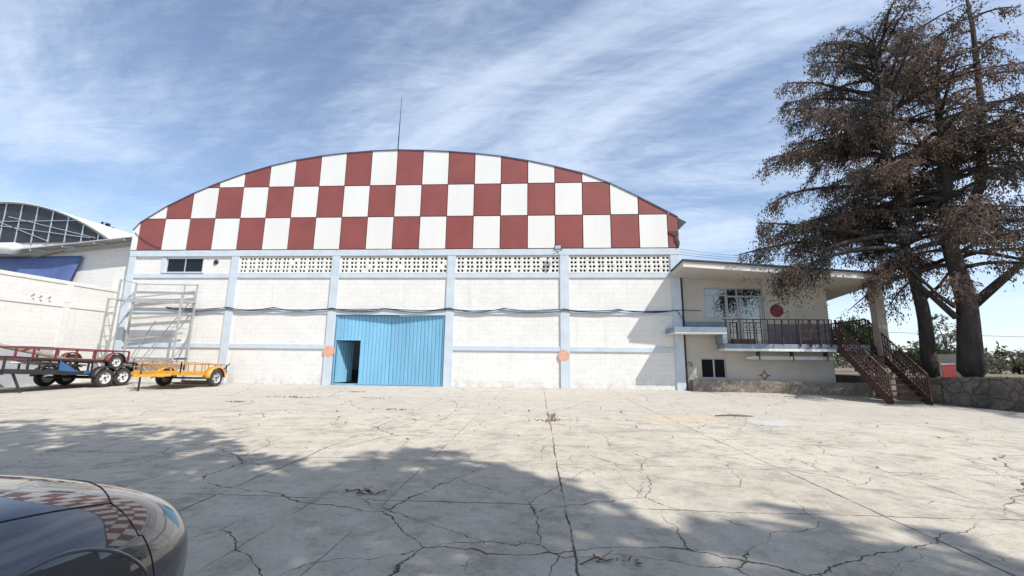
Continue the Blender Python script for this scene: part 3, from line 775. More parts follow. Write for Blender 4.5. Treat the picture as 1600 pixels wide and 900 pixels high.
# ------------------------------------------------------------------ left compound
def left_side():
    L = empty('boundary_wall', (-1.3, 0, 0), label='white block wall receding along the left edge with recessed panels', cat='wall')
    w = MB(); w.box(-.3, 0, -14, .70, -.3, 4.22); w.build('wall', M['block_side'], L)
    c = MB(); c.box(-.32, .03, -14, .69, 4.10, 4.25); c.build('coping', M['white_paint'], L, bevel=.01)
    c = MB(); c.box(.0005, .03, -14, .69, 3.13, 3.34); c.build('beam', M['white_paint'], L, bevel=.008)
    for y in (-9.2, -5.3, -1.40):
        c = MB(); c.box(.0005, .036, y-.13, y+.13, -.25, 3.125); c.box(.0005, .036, y-.13, y+.13, 3.345, 4.095); c.build('pilaster', M['white_paint'], L, bevel=.008)
    c = MB(); c.box(.0005, .018, -14, -1.25, -.3, 1.47); c.build('dado', simple('dado_light_grey', (.42, .44, .47), .8, var=.06, dirt=(.3, .3, .3)), L)  # light grey band over the lower part of the wall
    for (y, z) in ((-2.70, 3.43), (-2.44, 3.39), (-2.13, 3.40)):
        t = empty('wall_bracket', (-1.27, y, z), label='rusty wall bracket, one of a row of three high on the white left wall', cat='bracket', group='brackets on the left wall')
        b = MB(); b.tube([(0, 0, 0), (.08, 0, .01), (.10, 0, .05)], .014, 6); b.build('arm', M['dark_metal'], t)
        b = MB(); b.lathe([(0, .10), (.025, .09), (.032, .05), (.022, .03), (0, .025)], (.1, 0, 0), 'Z', 10); b.build('insulator', M['wood_grey'], t)
    # building behind: wall parallel to the hangar front, with a lean-to roof
    B = empty('warehouse', (-6, .7, 0), label='white warehouse with a grey lean-to roof behind the left wall', cat='building')
    def bb(m, n, mt, **k): o = m.build(n, mt, B, **k); o.location = (6, -.7, 0); return o
    zt = lambda x: 6.66 + (x+.5)*.102
    w = MB(); w.prism([(-16, -.3), (-.33, -.3), (-.33, zt(-.33)), (-16, zt(-16))], lambda u, v, d: (u, d, v), .70, .95); w.box(-16, -15.7, .95, 14, -.3, 5); bb(w, 'wall', M['block'])
    w = MB(); w.box(-3.3, -.34, .675, .6995, 5.44, 5.48); bb(w, 'string_course', M['white_paint'])
    r = MB(); vs = []
    for x in (-18, -.32):
        vs += [(x, 1.1, zt(x)+.16), (x, .02, zt(x)-.02), (x, .02, zt(x)+.03), (x, 1.1, zt(x)+.21)]
    r.add(vs, [(0, 1, 2, 3), (7, 6, 5, 4), (0, 4, 5, 1), (1, 5, 6, 2), (2, 6, 7, 3), (3, 7, 4, 0)]); bb(r, 'lean_to_roof', M['awning'])
    for x in (-7.2, -5.6, -4.0, -2.4, -.9):
        q = MB(); q.bar((x, .68, zt(x)+.02), (x+.12, .06, zt(x)-.07), .06, .09); bb(q, 'rafter', M['alu'])
    q = MB(); q.bar((-18, .66, zt(-18)-.16), (-.4, .66, zt(-.4)-.16), .05, .13); bb(q, 'purlin', M['awning'])
    q = MB(); q.bar((-6.2, .6, 5.75), (-4.4, .6, 6.15), .04, .04); bb(q, 'brace', M['wood_grey'])
    q = MB(); q.lathe([(0, -1.0), (.22, -.96), (.27, -.8), (.27, 0.2), (.23, .36), (0, .4)], (-6.35, -.05, 6.12), 'X', 20); bb(q, 'white_tank', M['white_paint'])
    # blue tarpaulin hanging over the opening
    T = MB(); nx, nz = 22, 10; vs = []
    for j in range(nz+1):
        for i in range(nx+1):
            u, v = i/nx, j/nz
            x = -9.6 + u*6.25 - (1-v)*0.30*u
            z0_, z1_ = 4.2, 5.88 + .015*math.sin(u*9)
            z = z0_ + (z1_-z0_)*v
            y = .60 - .06*math.sin(u*13+v*2)*(.3+.7*(1-v)) - .14*(1-v) - .05*u*(1-v)
            vs.append((x, y, z))
    T.add(vs, [(j*(nx+1)+i, j*(nx+1)+i+1, (j+1)*(nx+1)+i+1, (j+1)*(nx+1)+i) for j in range(nz) for i in range(nx)], 0, True)
    o = T.build('tarpaulin', M['tarp']); o.modifiers.new('s', 'SOLIDIFY').thickness = .01
    tag(o, 'blue tarpaulin hung under the grey lean-to roof behind the left wall', 'tarpaulin')
    # far arched hangar with dark glazed gable
    F = empty('arched_hangar', (-30, 16, 0), label='distant arched hangar with dark glazed gable and white mullions', cat='hangar')
    cx, zp, k = -31.2, 15.05, .0268
    top = lambda x: zp - k*(x-cx)**2
    def fb(m, n, mt, **kw): o = m.build(n, mt, F, **kw); o.location = (30, -16, 0); return o
    xs = [cx + i*1.0 for i in range(-16, 17)]
    w = MB(); w.prism([(cx-16, -.3), (cx+16, -.3)] + [(x, top(x)) for x in xs[::-1]], lambda u, v, d: (u, d, v), 16.4, 16.6); fb(w, 'gable_wall', M['white_paint'])
    r = MB(); n = len(xs); vs = []
    for y in (15.9, 50):
        vs += [(x, y, top(x)) for x in xs] + [(x, y, top(x)+.05) for x in xs]
    fs = []
    for i in range(n-1): fs += [(i, i+1, n+i+1, n+i), (2*n+i, 3*n+i, 3*n+i+1, 2*n+i+1), (n+i, n+i+1, 3*n+i+1, 3*n+i), (i, 2*n+i, 2*n+i+1, i+1)]
    r.add(vs, fs, 0, True); fb(r, 'roof', M['white_paint'])
    gl = MB(); x1 = cx+11.2; topg = lambda x: zp - .04 - .0300*(x-cx)**2
    gx = [x for x in xs if abs(x-cx) <= 10.6]
    gl.prism([(x1-22.4, 11.25), (x1, 11.25)] + [(x, topg(x)) for x in gx[::-1]], lambda u, v, d: (u, d, v), 16.30, 16.395); fb(gl, 'glazing', M['glass_far'])
    ml = MB()
    for i in range(-7, 8):
        x = cx + i*1.62 + .45
        if abs(x-cx) < 10.7: ml.bar((x, 16.26, 11.2), (x, 16.26, topg(x)), .11, .06)
    for z in (13.25,): 
        hw = math.sqrt((zp-.04-z)/.0300); ml.bar((cx-hw, 16.22, z), (cx+hw, 16.22, z), .09, .05)
    ml.bar((cx-10, 16.2, 14.2), (cx+9.5, 16.2, 11.6), .07, .05); ml.bar((cx-3, 16.2, 14.3), (cx+5.5, 16.2, 11.3), .07, .05); ml.bar((cx+1, 16.2, 13.7), (cx+10, 16.2, 11.6), .05, .05)
    fb(ml, 'mullion', M['alu'])
    for xa in (cx+15.7, cx-16):
        sw = MB(); sw.box(xa, xa+.3, 16.6, 50, -.3, top(cx+16)-.02); fb(sw, 'side_wall', M['white_paint'])
left_side()

# ------------------------------------------------------------------ wheels and trailers
def wheel(parent, c, r, w, side=1, rimm='rim', holes=5):
    t = MB(); h = w/2
    t.lathe([(r*.60, -h*.8), (r*.80, -h), (r*.95, -h*.85), (r, -h*.45), (r, h*.45), (r*.95, h*.85), (r*.80, h), (r*.60, h*.8)], (0, 0, 0), 'X', 30)
    o = t.build('wheel', M['rubber'], parent); o.location = c
    q = MB(); s = side
    q.lathe([(r*.61, s*h*.80), (r*.58, s*h*.70), (r*.50, s*h*.25), (r*.28, s*h*.45), (r*.16, s*h*.55), (.0, s*h*.56)], (0, 0, 0), 'X', 30)
    q.lathe([(r*.61, -s*h*.80), (r*.5, -s*h*.1), (0, -s*h*.1)], (0, 0, 0), 'X', 30)
    ro = q.build('rim', M[rimm], o)
    for k in range(holes):
        a = 2*math.pi*k/holes+.3; ln = MB()
        ln.lathe([(r*.085, s*h*.30), (r*.075, s*h*.50), (0, s*h*.52)], (0, r*.40*math.cos(a), r*.40*math.sin(a)), 'X', 10)
        ln.build('lug_hole', M['dark_metal'], o)
    hb_ = MB()
    hb_.lathe([(r*.12, s*h*.55), (r*.11, s*h*.80), (0, s*h*.82)], (0, 0, 0), 'X', 12)
    hb_.build('hub', M['dark_metal'], o)
    return o
def fender(parent, c, r, w, a0, a1, mat, name='fender'):
    m = MB(); n = 14; vs = []
    for i in range(n+1):
        a = R(a0+(a1-a0)*i/n); y, z = math.cos(a)*r, math.sin(a)*r
        vs += [(c[0]-w/2, c[1]+y, c[2]+z), (c[0]+w/2, c[1]+y, c[2]+z), (c[0]+w/2, c[1]+y*.9, c[2]+z*.9)]
    fs = []
    for i in range(n): fs += [(3*i, 3*i+1, 3*i+4, 3*i+3), (3*i+1, 3*i+2, 3*i+5, 3*i+4)]
    m.add(vs, fs, 0, True); o = m.build(name, mat, parent); o.modifiers.new('s', 'SOLIDIFY').thickness = .012
    return o
def trailer_black():
    T = empty('utility_trailer', (.73, -2.6, 0), label='black and blue tandem axle trailer with white wheels and a red trailer loaded on top', cat='trailer')
    ox, oy = .73, -2.6
    hw = 1.0; y0, y1 = -2.7, 1.78          # local: front (towards camera) / rear
    zf = lambda y: .60 - (y-y0)*.050; zr = lambda y: 1.06 - (y-y0)*.055
    f = MB()
    for s in (-1, 1): f.bar((s*hw, y0, zf(y0)), (s*hw, y1, zf(y1)), .06, .16)
    for k in range(8):
        y = y0+(y1-y0)*k/7; f.bar((-hw, y, zf(y)), (hw, y, zf(y)), .05, .10)
    f.build('frame', M['trailer_black'], T)
    d = MB(); d.add([(-hw, y0, zf(y0)+.08), (hw, y0, zf(y0)+.08), (hw, y1, zf(y1)+.08), (-hw, y1, zf(y1)+.08)], [(0, 1, 2, 3)]); o = d.build('deck', M['wood_grey'], T); o.modifiers.new('s', 'SOLIDIFY').thickness = .03
    r = MB()
    for s in (-1, 1):
        r.bar((s*hw, y0, zr(y0)), (s*hw, y1, zr(y1)), .06)
        for k in range(8):
            y = y0+(y1-y0)*k/7; r.bar((s*hw, y, zf(y)), (s*hw, y, zr(y)), .05)
    r.bar((-hw, y0, zr(y0)), (hw, y0, zr(y0)), .06)
    r.build('side_rail', M['trailer_black'], T)
    g = MB(); g.prism([(-1.15, zf(-1.15)+.06), (-.45, zf(-.45)+.02), (-1.15, zr(-1.15)-.04)], lambda u, v, dd: (dd, u, v), hw+.032, hw+.045); g.build('gusset', M['trailer_blue'], T)
    g = MB(); g.box(hw+.032, hw+.06, -.3, .18, zf(0)-.03, zf(0)+.10); g.build('side_plate', M['trailer_blue'], T)
    tg = MB()
    for s in (-1, 1): tg.bar((s*.92, y0+.1, zf(y0)-.06), (0, y0-1.5, .60), .08, .12)
    tg.bar((0, y0-1.9, .60), (0, y0-1.3, .60), .10, .10)
    to = tg.build('tongue', M['trailer_blue'], T)
    jk = MB(); jk.tube([(0, y0-1.35, -.05), (0, y0-1.35, .95)], .035, 8); jk.cbox((0, y0-1.35, ground_z(0, -6)+.02), (.2, .2, .03)); jk.build('jack', M['trailer_black'], to)
    for sx_ in (1, -1):
        lg = MB(); lg.bar((sx_*.85, y0+.35, zf(y0)), (sx_*.95, y0+.62, ground_z(0, -4.5)), .06); lg.build('prop_stand', M['trailer_black'], T)
    ch = MB(); ch.tube([(.6, y0-.4, .55), (.5, y0-.35, .28), (.35, y0-.25, .22), (.2, y0-.2, .35), (.1, y0-.2, .56)], .015, 6); ch.build('safety_chain', M['dark_metal'], T)
    wn = MB(); wn.lathe([(0, -.16), (.12, -.16), (.12, -.13), (.05, -.12), (.05, .12), (.12, .13), (.12, .16), (0, .16)], (.3, y0+.02, zf(y0)+.28), 'X', 16); wn.cbox((.05, y0+.05, zf(y0)+.25), (.25, .22, .3)); wn.build('winch', M['wood_grey'], T)
    for s in (-1, 1):
        for y in (.30, 1.00):
            gz = ground_z(1, oy+y); wheel(T, (s*1.2, y, gz+.355), .355, .21, s)
            fender(T, (s*1.2, y, gz+.355), .45, .27, 5, 175, M['trailer_black'])
    ax = MB()
    for y in (.30, 1.0): ax.tube([(-1.15, y, .28), (1.15, y, .28)], .04, 8)
    ax.build('axle', M['trailer_black'], T)
trailer_black()
def trailer_red():
    T = empty('flatbed_trailer', (.85, -2.6, .60), label='small red railed trailer stacked on the black trailer', cat='trailer')
    hw = .78; y0, y1 = -1.9, 1.45; z0, z1 = .33, .74
    T.rotation_euler = (R(-1.5), 0, 0)
    f = MB()
    for s in (-1, 1): f.bar((s*hw, y0, z0), (s*hw, y1, z0), .06, .10)
    for y in (y0, y1, 0, -1): f.bar((-hw, y, z0), (hw, y, z0), .06, .08)
    f.build('frame', M['trailer_red'], T)
    d = MB(); d.box(-hw, hw, y0, y1, z0+.055, z0+.075); d.build('deck', M['ply'], T)
    r = MB()
    for s in (-1, 1):
        r.bar((s*hw, y0, z1), (s*hw, y1, z1), .045)
        for k in range(6): y = y0+(y1-y0)*k/5; r.bar((s*hw, y, z0), (s*hw, y, z1), .05)
    r.bar((-hw, y0, z1), (hw, y0, z1), .045); r.bar((-hw, y1, z1), (hw, y1, z1), .045)
    r.build('side_rail', M['trailer_red'], T)
    for s in (-1, 1):
        wheel(T, (s*.96, .75, .30), .29, .17, s); fender(T, (s*.96, .75, .30), .37, .22, 0, 180, M['trailer_red'])
    ax = MB(); ax.tube([(-.95, .75, .29), (.95, .75, .29)], .03, 8); ax.build('axle', M['dark_metal'], T)
    # loose load
    p = MB(); p.tube([(-1.15, -5.0, 1.82), (-.35, -3.9, 1.42), (.25, -3.1, 1.16), (.35, -2.2, .90)], [.075, .08, .08, .08], 10)
    tag(p.build('timber_pole', M['wood_grey']), 'thick grey pole sticking up out of the stacked trailers', 'pole')
    for k in range(6):
        q = MB(); y = -4.6+.05*k; q.tube([(1.0+.08*(k % 3), y, .86+.05*(k//3)), (1.15+.08*(k % 3), y+1.9, .70+.05*(k//3))], .028, 6)
        tag(q.build('aluminium_tube', M['alu']), 'bright aluminium tube lying in the bundle on the black trailer', 'tube', 'aluminium tubes loaded on the black trailer')
trailer_red()
def trailer_yellow():
    T = empty('utility_trailer', (4.58, -1.3, 0), label='small yellow single axle trailer with railed bed in front of the hangar', cat='trailer')
    hw = .95; y0, y1 = -1.55, .75
    zf = lambda y: .50-.02*(y-y0); zr = lambda y: .93-.06*(y-y0)
    f = MB()
    for s in (-1, 1): f.bar((s*hw, y0, zf(y0)), (s*hw, y1, zf(y1)), .06, .14)
    for k in range(6): y = y0+(y1-y0)*k/5; f.bar((-hw, y, zf(y)), (hw, y, zf(y)), .06, .12)
    f.build('frame', M['trailer_yellow'], T)
    d = MB(); d.box(-hw, hw, y0, y1, .52, .535); d.build('deck', M['trailer_yellow'], T)
    r = MB()
    for s in (-1, 1):
        r.bar((s*hw, y0, zr(y0)), (s*hw, y1, zr(y1)), .035); 
        for k in range(8): y = y0+(y1-y0)*k/7; r.bar((s*hw, y, zf(y)), (s*hw, y, zr(y)), .03)
    for k in range(6): x = -hw+2*hw*k/5; r.bar((x, y0, zf(y0)), (x, y0, zr(y0)), .03)
    r.bar((-hw, y0, zr(y0)), (hw, y0, zr(y0)), .035); r.bar((-hw, y0, .74), (hw, y0, .74), .03); r.bar((-hw, y1, zr(y1)), (hw, y1, zr(y1)), .035)
    for k in range(5): x = -hw+2*hw*k/4; r.bar((x, y1, zf(y1)), (x, y1, zr(y1)), .03)
    r.build('side_rail', simple('weathered_yellow', (.46, .25, .06), .6, var=.2, dirt=(.25, .14, .07), dirt_amt=.7), T)
    tg = MB()
    for s in (-1, 1): tg.bar((s*.6, y0, .46), (0, y0-.85, .44), .06, .10)
    to = tg.build('tongue', M['trailer_yellow'], T)
    jk = MB(); jk.tube([(0, y0-.6, ground_z(4, -3.4)), (0, y0-.6, .85)], .03, 8); jk.build('jack', M['dark_metal'], to)
    sk = MB(); sk.prism([(-.85, .62), (.5, .50), (.62, .40), (.3, .36), (-.80, .44)], lambda u, v, dd: (u, dd, v), y0-.05, y0-.02); sk.build('front_panel', M['trailer_yellow'], T)
    for s in (-1, 1):
        gz = ground_z(4, -1.3)
        wheel(T, (s*1.08, 0, gz+.34), .34, .2, s, 'galv'); fender(T, (s*1.06, 0, gz+.34), .44, .27, 0, 180, M['trailer_yellow'])
    ax = MB(); ax.tube([(-1.05, 0, .27), (1.05, 0, .27)], .035, 8); ax.build('axle', M['dark_metal'], T)
    tl = MB(); tl.cbox((hw-.05, y1+.05, .50), (.12, .06, .10)); tl.build('tail_light', M['red_box'], T)
trailer_yellow()

def scaffold():
    S = empty('scaffold', (1.85, -.5, 0), label='tall grey steel scaffold frame against the left end of the hangar', cat='scaffold')
    X0, X1, Yr, Yf = -1.45, 1.5, .38, -.36; O = (2.4, -.5)
    def P(x, y, z): return (x, y, z)
    def post(x, y, z, lean=0): b = MB(); b.bar((x-lean, y, -.04), (x, y, z), .06); b.build('post', M['galv'], S)
    post(X0, Yr, 4.42, .06); post(X0, Yf, 4.45, .06); post(X1, Yr, 4.36, .02); post(X1, Yf, 3.62, .02); post(X0-.42, Yf, 3.62, .06)
    b = MB()
    for y in (Yr, Yf): b.bar((X0, y, 3.55), (X1, y, 3.50), .10, .07)
    for x in (X0, X1): b.bar((x, Yr, 3.53), (x, Yf, 3.53), .06)
    b.bar((X0-.42, Yf, 3.58), (X0, Yf, 3.56), .05)
    b.build('platform_frame', M['galv'], S)
    b = MB(); b.box(X0+.05, X1-.05, Yf+.04, Yf+.22, 3.56, 3.60); b.build('platform_board', M['wood_grey'], S)
    b = MB(); b.bar((X0, Yr, 4.38), (X1, Yr, 4.32), .045); b.bar((X0, Yr, 4.42), (X0, Yf, 4.42), .045); b.bar((X0, Yr, 3.75), (X1, Yr, 4.05), .07, .05); b.bar((X1-.6, Yr, 3.55), (X1-.6, Yr, 4.36), .04); b.build('guard_rail', M['galv'], S)
    b = MB()
    for z in (1.05,): 
        for y in (Yr, Yf): b.bar((X0-.4, y, z), (X1, y, z-.03), .07)
    b.bar((X0, Yf, .45), (X1, Yf, .45), .05)
    for y in (Yf,):
        b.bar((X0-.1, y, .3), (X0+.9, y, 1.0), .05); b.bar((X0+1.2, y, 1.0), (X0+2.2, y, .25), .05); b.bar((X0+2.9, y, 1.0), (X0+2.1, y, .2), .05); b.bar((X1-.5, Yf, 1.0), (X1, Yr, .3), .05)
    b.build('base_truss', M['alu'], S)
    b = MB()
    for z in (.6, 1.0, 1.5, 1.95, 2.4, 2.9, 3.2): b.bar((X0-.40, Yf, z), (X0, Yf, z+.03), .04)
    b.bar((X0-.4, Yf, 3.1), (X0, Yf, 1.9), .03); b.bar((X0-.4, Yf, 2.3), (X0, Yf, 1.1), .03)
    b.build('ladder', M['galv'], S)
    b = MB(); b.bar((X0+.35, Yr, .35), (X1, Yr, 3.9), .03); b.bar((X0, Yr, .5), (X0+1.2, Yr, 2.7), .03); b.bar((X1-.5, Yr, .9), (X1, Yr, 2.4), .03)
    b.bar((X0+.05, Yr+.02, 2.80), (X1, Yr+.02, 3.02), .03, .10); b.bar((X0+.05, Yr+.02, 1.85), (X1-.4, Yr+.02, 2.15), .03, .08); b.bar((X0, Yr-.02, .85), (X1, Yr-.02, 1.05), .03, .10)
    b.bar((X1, Yf, 2.35), (X1-.0, Yr, 2.3), .03); b.bar((X1-.75, Yf, 2.45), (X1, Yf, 2.35), .03)
    b.build('brace', M['galv'], S)
    for (x, y) in ((X0, Yr), (X0, Yf), (X1, Yr), (X1, Yf)):
        w = MB(); w.lathe([(0, -.03), (.07, -.03), (.08, 0), (.07, .03), (0, .03)], (x, y, ground_z(2, -.5)+.08), 'X', 14); w.build('caster', M['rubber'], S)
scaffold()
b = MB(); b.tube([(5.05, -.45, .28), (5.55, -.5, .78), (5.62, -.5, .86)], .022, 6); 
tag(b.build('steel_rod', M['dark_metal']), 'dark bent rod poking up behind the yellow trailer', 'rod')
b = MB(); b.box(2.9, 5.2, -.55, -.35, -.03, .05); tag(b.build('timber_plank', M['wood_grey']), 'wide flat grey plank on the ground under the yellow trailer', 'plank')
b = MB(); b.box(3.4, 5.0, -.34, -.24, -.03, .12); tag(b.build('timber_plank', M['wood_grey']), 'thicker grey plank on edge by the hangar wall behind the yellow trailer', 'plank')

# ------------------------------------------------------------------ trees
def np_mesh(name, verts, quads, mats, midx, parent=None, label=None, **kw):
    me = bpy.data.meshes.new(name); nv, nq = len(verts), len(quads)
    me.vertices.add(nv); me.vertices.foreach_set('co', np.asarray(verts, np.float32).ravel())
    me.loops.add(nq*4); me.loops.foreach_set('vertex_index', np.asarray(quads, np.int32).ravel())
    me.polygons.add(nq); me.polygons.foreach_set('loop_start', np.arange(0, nq*4, 4, dtype=np.int32)); me.polygons.foreach_set('loop_total', np.full(nq, 4, np.int32))
    me.polygons.foreach_set('material_index', np.asarray(midx, np.int32))
    for m in mats: me.materials.append(m)
    me.update(calc_edges=True); me.validate()
    o = bpy.data.objects.new(name, me); COL.objects.link(o)
    if parent: o.parent = parent
    return tag(o, label, **kw)
def leaf_quads(cent, ax, rng, L, Wd):
    # cent (N,3) centres, ax (N,3) long axes
    n = len(cent); ax = ax/np.linalg.norm(ax, axis=1, keepdims=True)
    r = rng.normal(size=(n, 3)); s = np.cross(ax, r); s /= np.linalg.norm(s, axis=1, keepdims=True)+1e-9
    L = (L*rng.uniform(.6, 1.4, (n, 1))); Wd = Wd*rng.uniform(.6, 1.4, (n, 1))
    v = np.stack([cent-ax*L/2, cent+s*Wd/2-ax*L*.05, cent+ax*L/2, cent-s*Wd/2-ax*L*.05], 1).reshape(-1, 3)
    q = np.arange(n*4).reshape(-1, 4)
    return v, q
def curve_pts(p0, d0, L, droop, n, rng, wob=.05, up_end=0):
    p = np.array(p0, float); d = np.array(d0, float); d /= np.linalg.norm(d); out = [p.copy()]
    for i in range(n):
        d = d + np.array([0, 0, -droop/n]) + rng.normal(size=3)*wob; d /= np.linalg.norm(d)
        p = p + d*L/n; out.append(p.copy())
    return np.array(out)
def conifer(base, trunk_pts, trunk_r, env, zmin, nl, seed, label, weights, leaders=(), dens=1.0, name='conifer_tree', azbias=None, droop=.62, thin=None, sparse_top=99, extra=()):
    rng = np.random.default_rng(seed)
    T = empty(name, base, label=label, cat='tree')
    tr = MB(); tp = [Vector(p) for p in trunk_pts]
    # smoothed trunk
    def at(z):
        for i in range(len(tp)-1):
            if tp[i].z <= z <= tp[i+1].z: return tp[i].lerp(tp[i+1], (z-tp[i].z)/(tp[i+1].z-tp[i].z))
        return tp[-1]
    zs = np.linspace(tp[0].z, tp[-1].z, 26); H_ = zs[-1]
    pts = [at(z) + Vector((.05*math.sin(z*1.3+seed), .05*math.cos(z*1.1), 0)) for z in zs]
    rs = [max(.03, trunk_r*(1-.9*(z/H_)**.9))*(1+.22*math.exp(-z/.45)) for z in zs]
    tr.tube(pts, rs, 14)
    tr.build('trunk', M['bark'], T)
    C, AX, MI = [], [], []; limb = MB()
    for i in range(nl+len(extra)):
        z = zmin + (H_-.4-zmin)*((i+rng.uniform(0, 1))/nl)**.92
        az = rng.uniform(0, 2*math.pi) if azbias is None else azbias(rng)
        rad = np.interp(z, [e[0] for e in env], [e[1] for e in env])*rng.uniform(.72, 1.05)
        if thin and thin(az, z): rad *= .6
        el = rng.uniform(-.05, .70) + .35*(z/H_)**3
        p0 = at(z); d0 = (math.cos(az)*math.cos(el), math.sin(az)*math.cos(el), math.sin(el))
        n = 9; L = rad*1.10; dr_ = droop*rng.uniform(.4, 1.5); hang = 1; u0 = .12
        if i >= nl:
            z, d0, L, dr_, u0 = extra[i-nl][:5]; p0 = at(z) if len(extra[i-nl]) < 6 else extra[i-nl][5]; rad = L; hang = 1.45 if u0 > .3 else 1
        P = curve_pts(p0, d0, L, dr_, n, rng, .05)
        r0 = min(.16, .03+.017*L)
        limb.tube([Vector(p) for p in P], [r0*(1-.85*k/n) for k in range(n+1)], 5, cap=False)
        mood = rng.choice(3, p=weights)
        ns = int(L*10.5*dens*(.4 if z > sparse_top else 1))
        for s_ in range(ns):
            u = (rng.uniform(u0, 1)**.8)*n; k = min(int(u), n-1); p = P[k]*(1-(u-k))+P[k+1]*(u-k); dl = P[k+1]-P[k]; dl /= np.linalg.norm(dl)
            side = np.cross(dl, [0, 0, 1.0]); side /= np.linalg.norm(side)+1e-9
            sg = rng.choice([-1, 1]); tl = rng.uniform(.35, 1.15)*(1.15-.5*u/n)*min(1.2, .4+rad/4)
            d = dl*rng.uniform(.2, .9)+side*sg*rng.uniform(.2, 1)+np.array([0, 0, rng.uniform(-.6, .7)])
            Q = curve_pts(p, d, tl, rng.uniform(.8, 2.0), 5, rng, .10)
            if rng.random() < .5: limb.tube([Vector(q) for q in Q[::2]], [.012, .009, .005][:len(Q[::2])], 3, mi=1, cap=False)
            m_ = mood if rng.random() < .72 else rng.choice(3, p=weights)
            nn = int(36*tl/.7)
            uu = rng.uniform(.05, 1, nn)*5; kk = np.minimum(uu.astype(int), 4); fr = (uu-kk)[:, None]
            c = Q[kk]*(1-fr)+Q[kk+1]*fr + rng.normal(size=(nn, 3))*np.array([.07, .07, .06])
            c[:, 2] -= rng.exponential(.09*hang**3, nn)
            a = (Q[kk+1]-Q[kk]); a /= np.linalg.norm(a, axis=1, keepdims=True); a = a*.6 + rng.normal(size=(nn, 3))*.45 + np.array([0, 0, -.6])
            C.append(c); AX.append(a); MI.append(np.full(nn, m_))
    for (pp, rr) in leaders:
        limb.tube([Vector(p) for p in pp], rr, 6)
    limb.build('branch', [M['bark'], M['twig']], T)
    C = np.concatenate(C); AX = np.concatenate(AX); MI = np.concatenate(MI)
    v, q = leaf_quads(C, AX, rng, .115, .042)
    np_mesh('crown', v, q, [M['leaf_brown'], M['leaf_rust'], M['leaf_dull']], MI, T)
    return T
LIGHT = Vector((-1.77, 1.5, -2.77)).normalized()

conifer((33.65, -.9, .62), [(0, 0, -.2), (-.12, 0, 2.5), (-.30, 0, 6), (-.35, .1, 10), (-.3, 0, 14.9)], .25,
        [(3.4, 1.4), (4.6, 2.0), (5.6, 3.8), (7.2, 4.5), (9, 4.2), (11.0, 4.0), (12.8, 3.4), (13.8, 2.4), (14.7, .9)], 3.9, 96, 11,
        'brown half dead conifer on the terrace with branches drooping over the office roof', [.42, .26, .32], dens=.84,
        extra=[(4.9, (-1, -.30, .12), 6.3, .62, .55), (5.3, (-1, -.22, .12), 6.6, .60, .50), (5.7, (-1, -.08, .15), 6.5, .6, .35), (5.5, (-1, -.36, .12), 5.9, .7, .55), (6.3, (-1, -.05, .25), 5.8, .75, .2), (7.6, (-1, .1, .3), 5.4, .8, .15), (10.2, (-1, -.2, .5), 4.6, .8, .12), (11.6, (-1, .1, .6), 4.0, .9, .12), (12.4, (-.9, -.3, .7), 3.2, .9, .12), (12.9, (-.8, .3, .9), 2.8, .9, .12), (9.0, (-1, .2, .55), 4.8, .9, .12), (9.4, (-.7, -.7, .55), 4.2, .9, .12)],
        leaders=[([(-.1, 0, 2.9), (.5, -.2, 3.5), (1.0, -.3, 4.2)], [.09, .06, .03])])
conifer((34.05, -2.0, .62), [(0, 0, -.2), (.02, 0, 2.5), (-.05, 0, 5.0), (.4, .2, 9), (.9, .2, 13.2)], .36,
        [(2.8, 2.4), (4, 3.6), (7, 3.9), (9, 3.2), (11, 2.2), (13.5, 1.0)], 3.6, 54, 23,
        'thick trunked brown conifer nearest the right edge with bare upper limbs', [.5, .34, .16], dens=.72, droop=.9, sparse_top=9.5,
        extra=[(5.0, (1, -.2, .45), 3.8, 1.1, .2), (6.0, (1, .25, .3), 4.2, .95, .15), (4.3, (.9, -.35, .6), 3.4, 1.3, .3), (7.4, (1, -.3, .4), 4.2, .9, .1), (4.7, (-1, .25, .1), 2.4, .9, .25), (5.6, (.7, -.7, .3), 3.2, 1.0, .15), (8.6, (1, .1, .4), 3.8, .9, .1)] + [(9, (math.cos(q*2.4), math.sin(q*2.4), .25), 2.3-.09*q, 1.0, .15, (2.0+.03*q, .1, 9.2+.52*q)) for q in range(14)],
        leaders=[([(.25, 0, 2.6), (1.2, -.2, 3.5), (2.0, -.3, 4.2), (2.6, -.4, 5.6)], [.17, .14, .11, .06]),
                 ([(-.3, 0, 2.2), (-1.1, .2, 3.3), (-1.9, .3, 4.3)], [.11, .08, .05]), ([(-.3, 0, 2.6), (-1.0, -.2, 3.0), (-1.8, -.2, 4.0)], [.08, .06, .04]),
                 ([(.3, 0, 5.0), (1.5, .1, 7.4), (2.0, .1, 10), (2.3, .1, 14.0), (2.3, .1, 17)], [.2, .16, .12, .08, .03])])

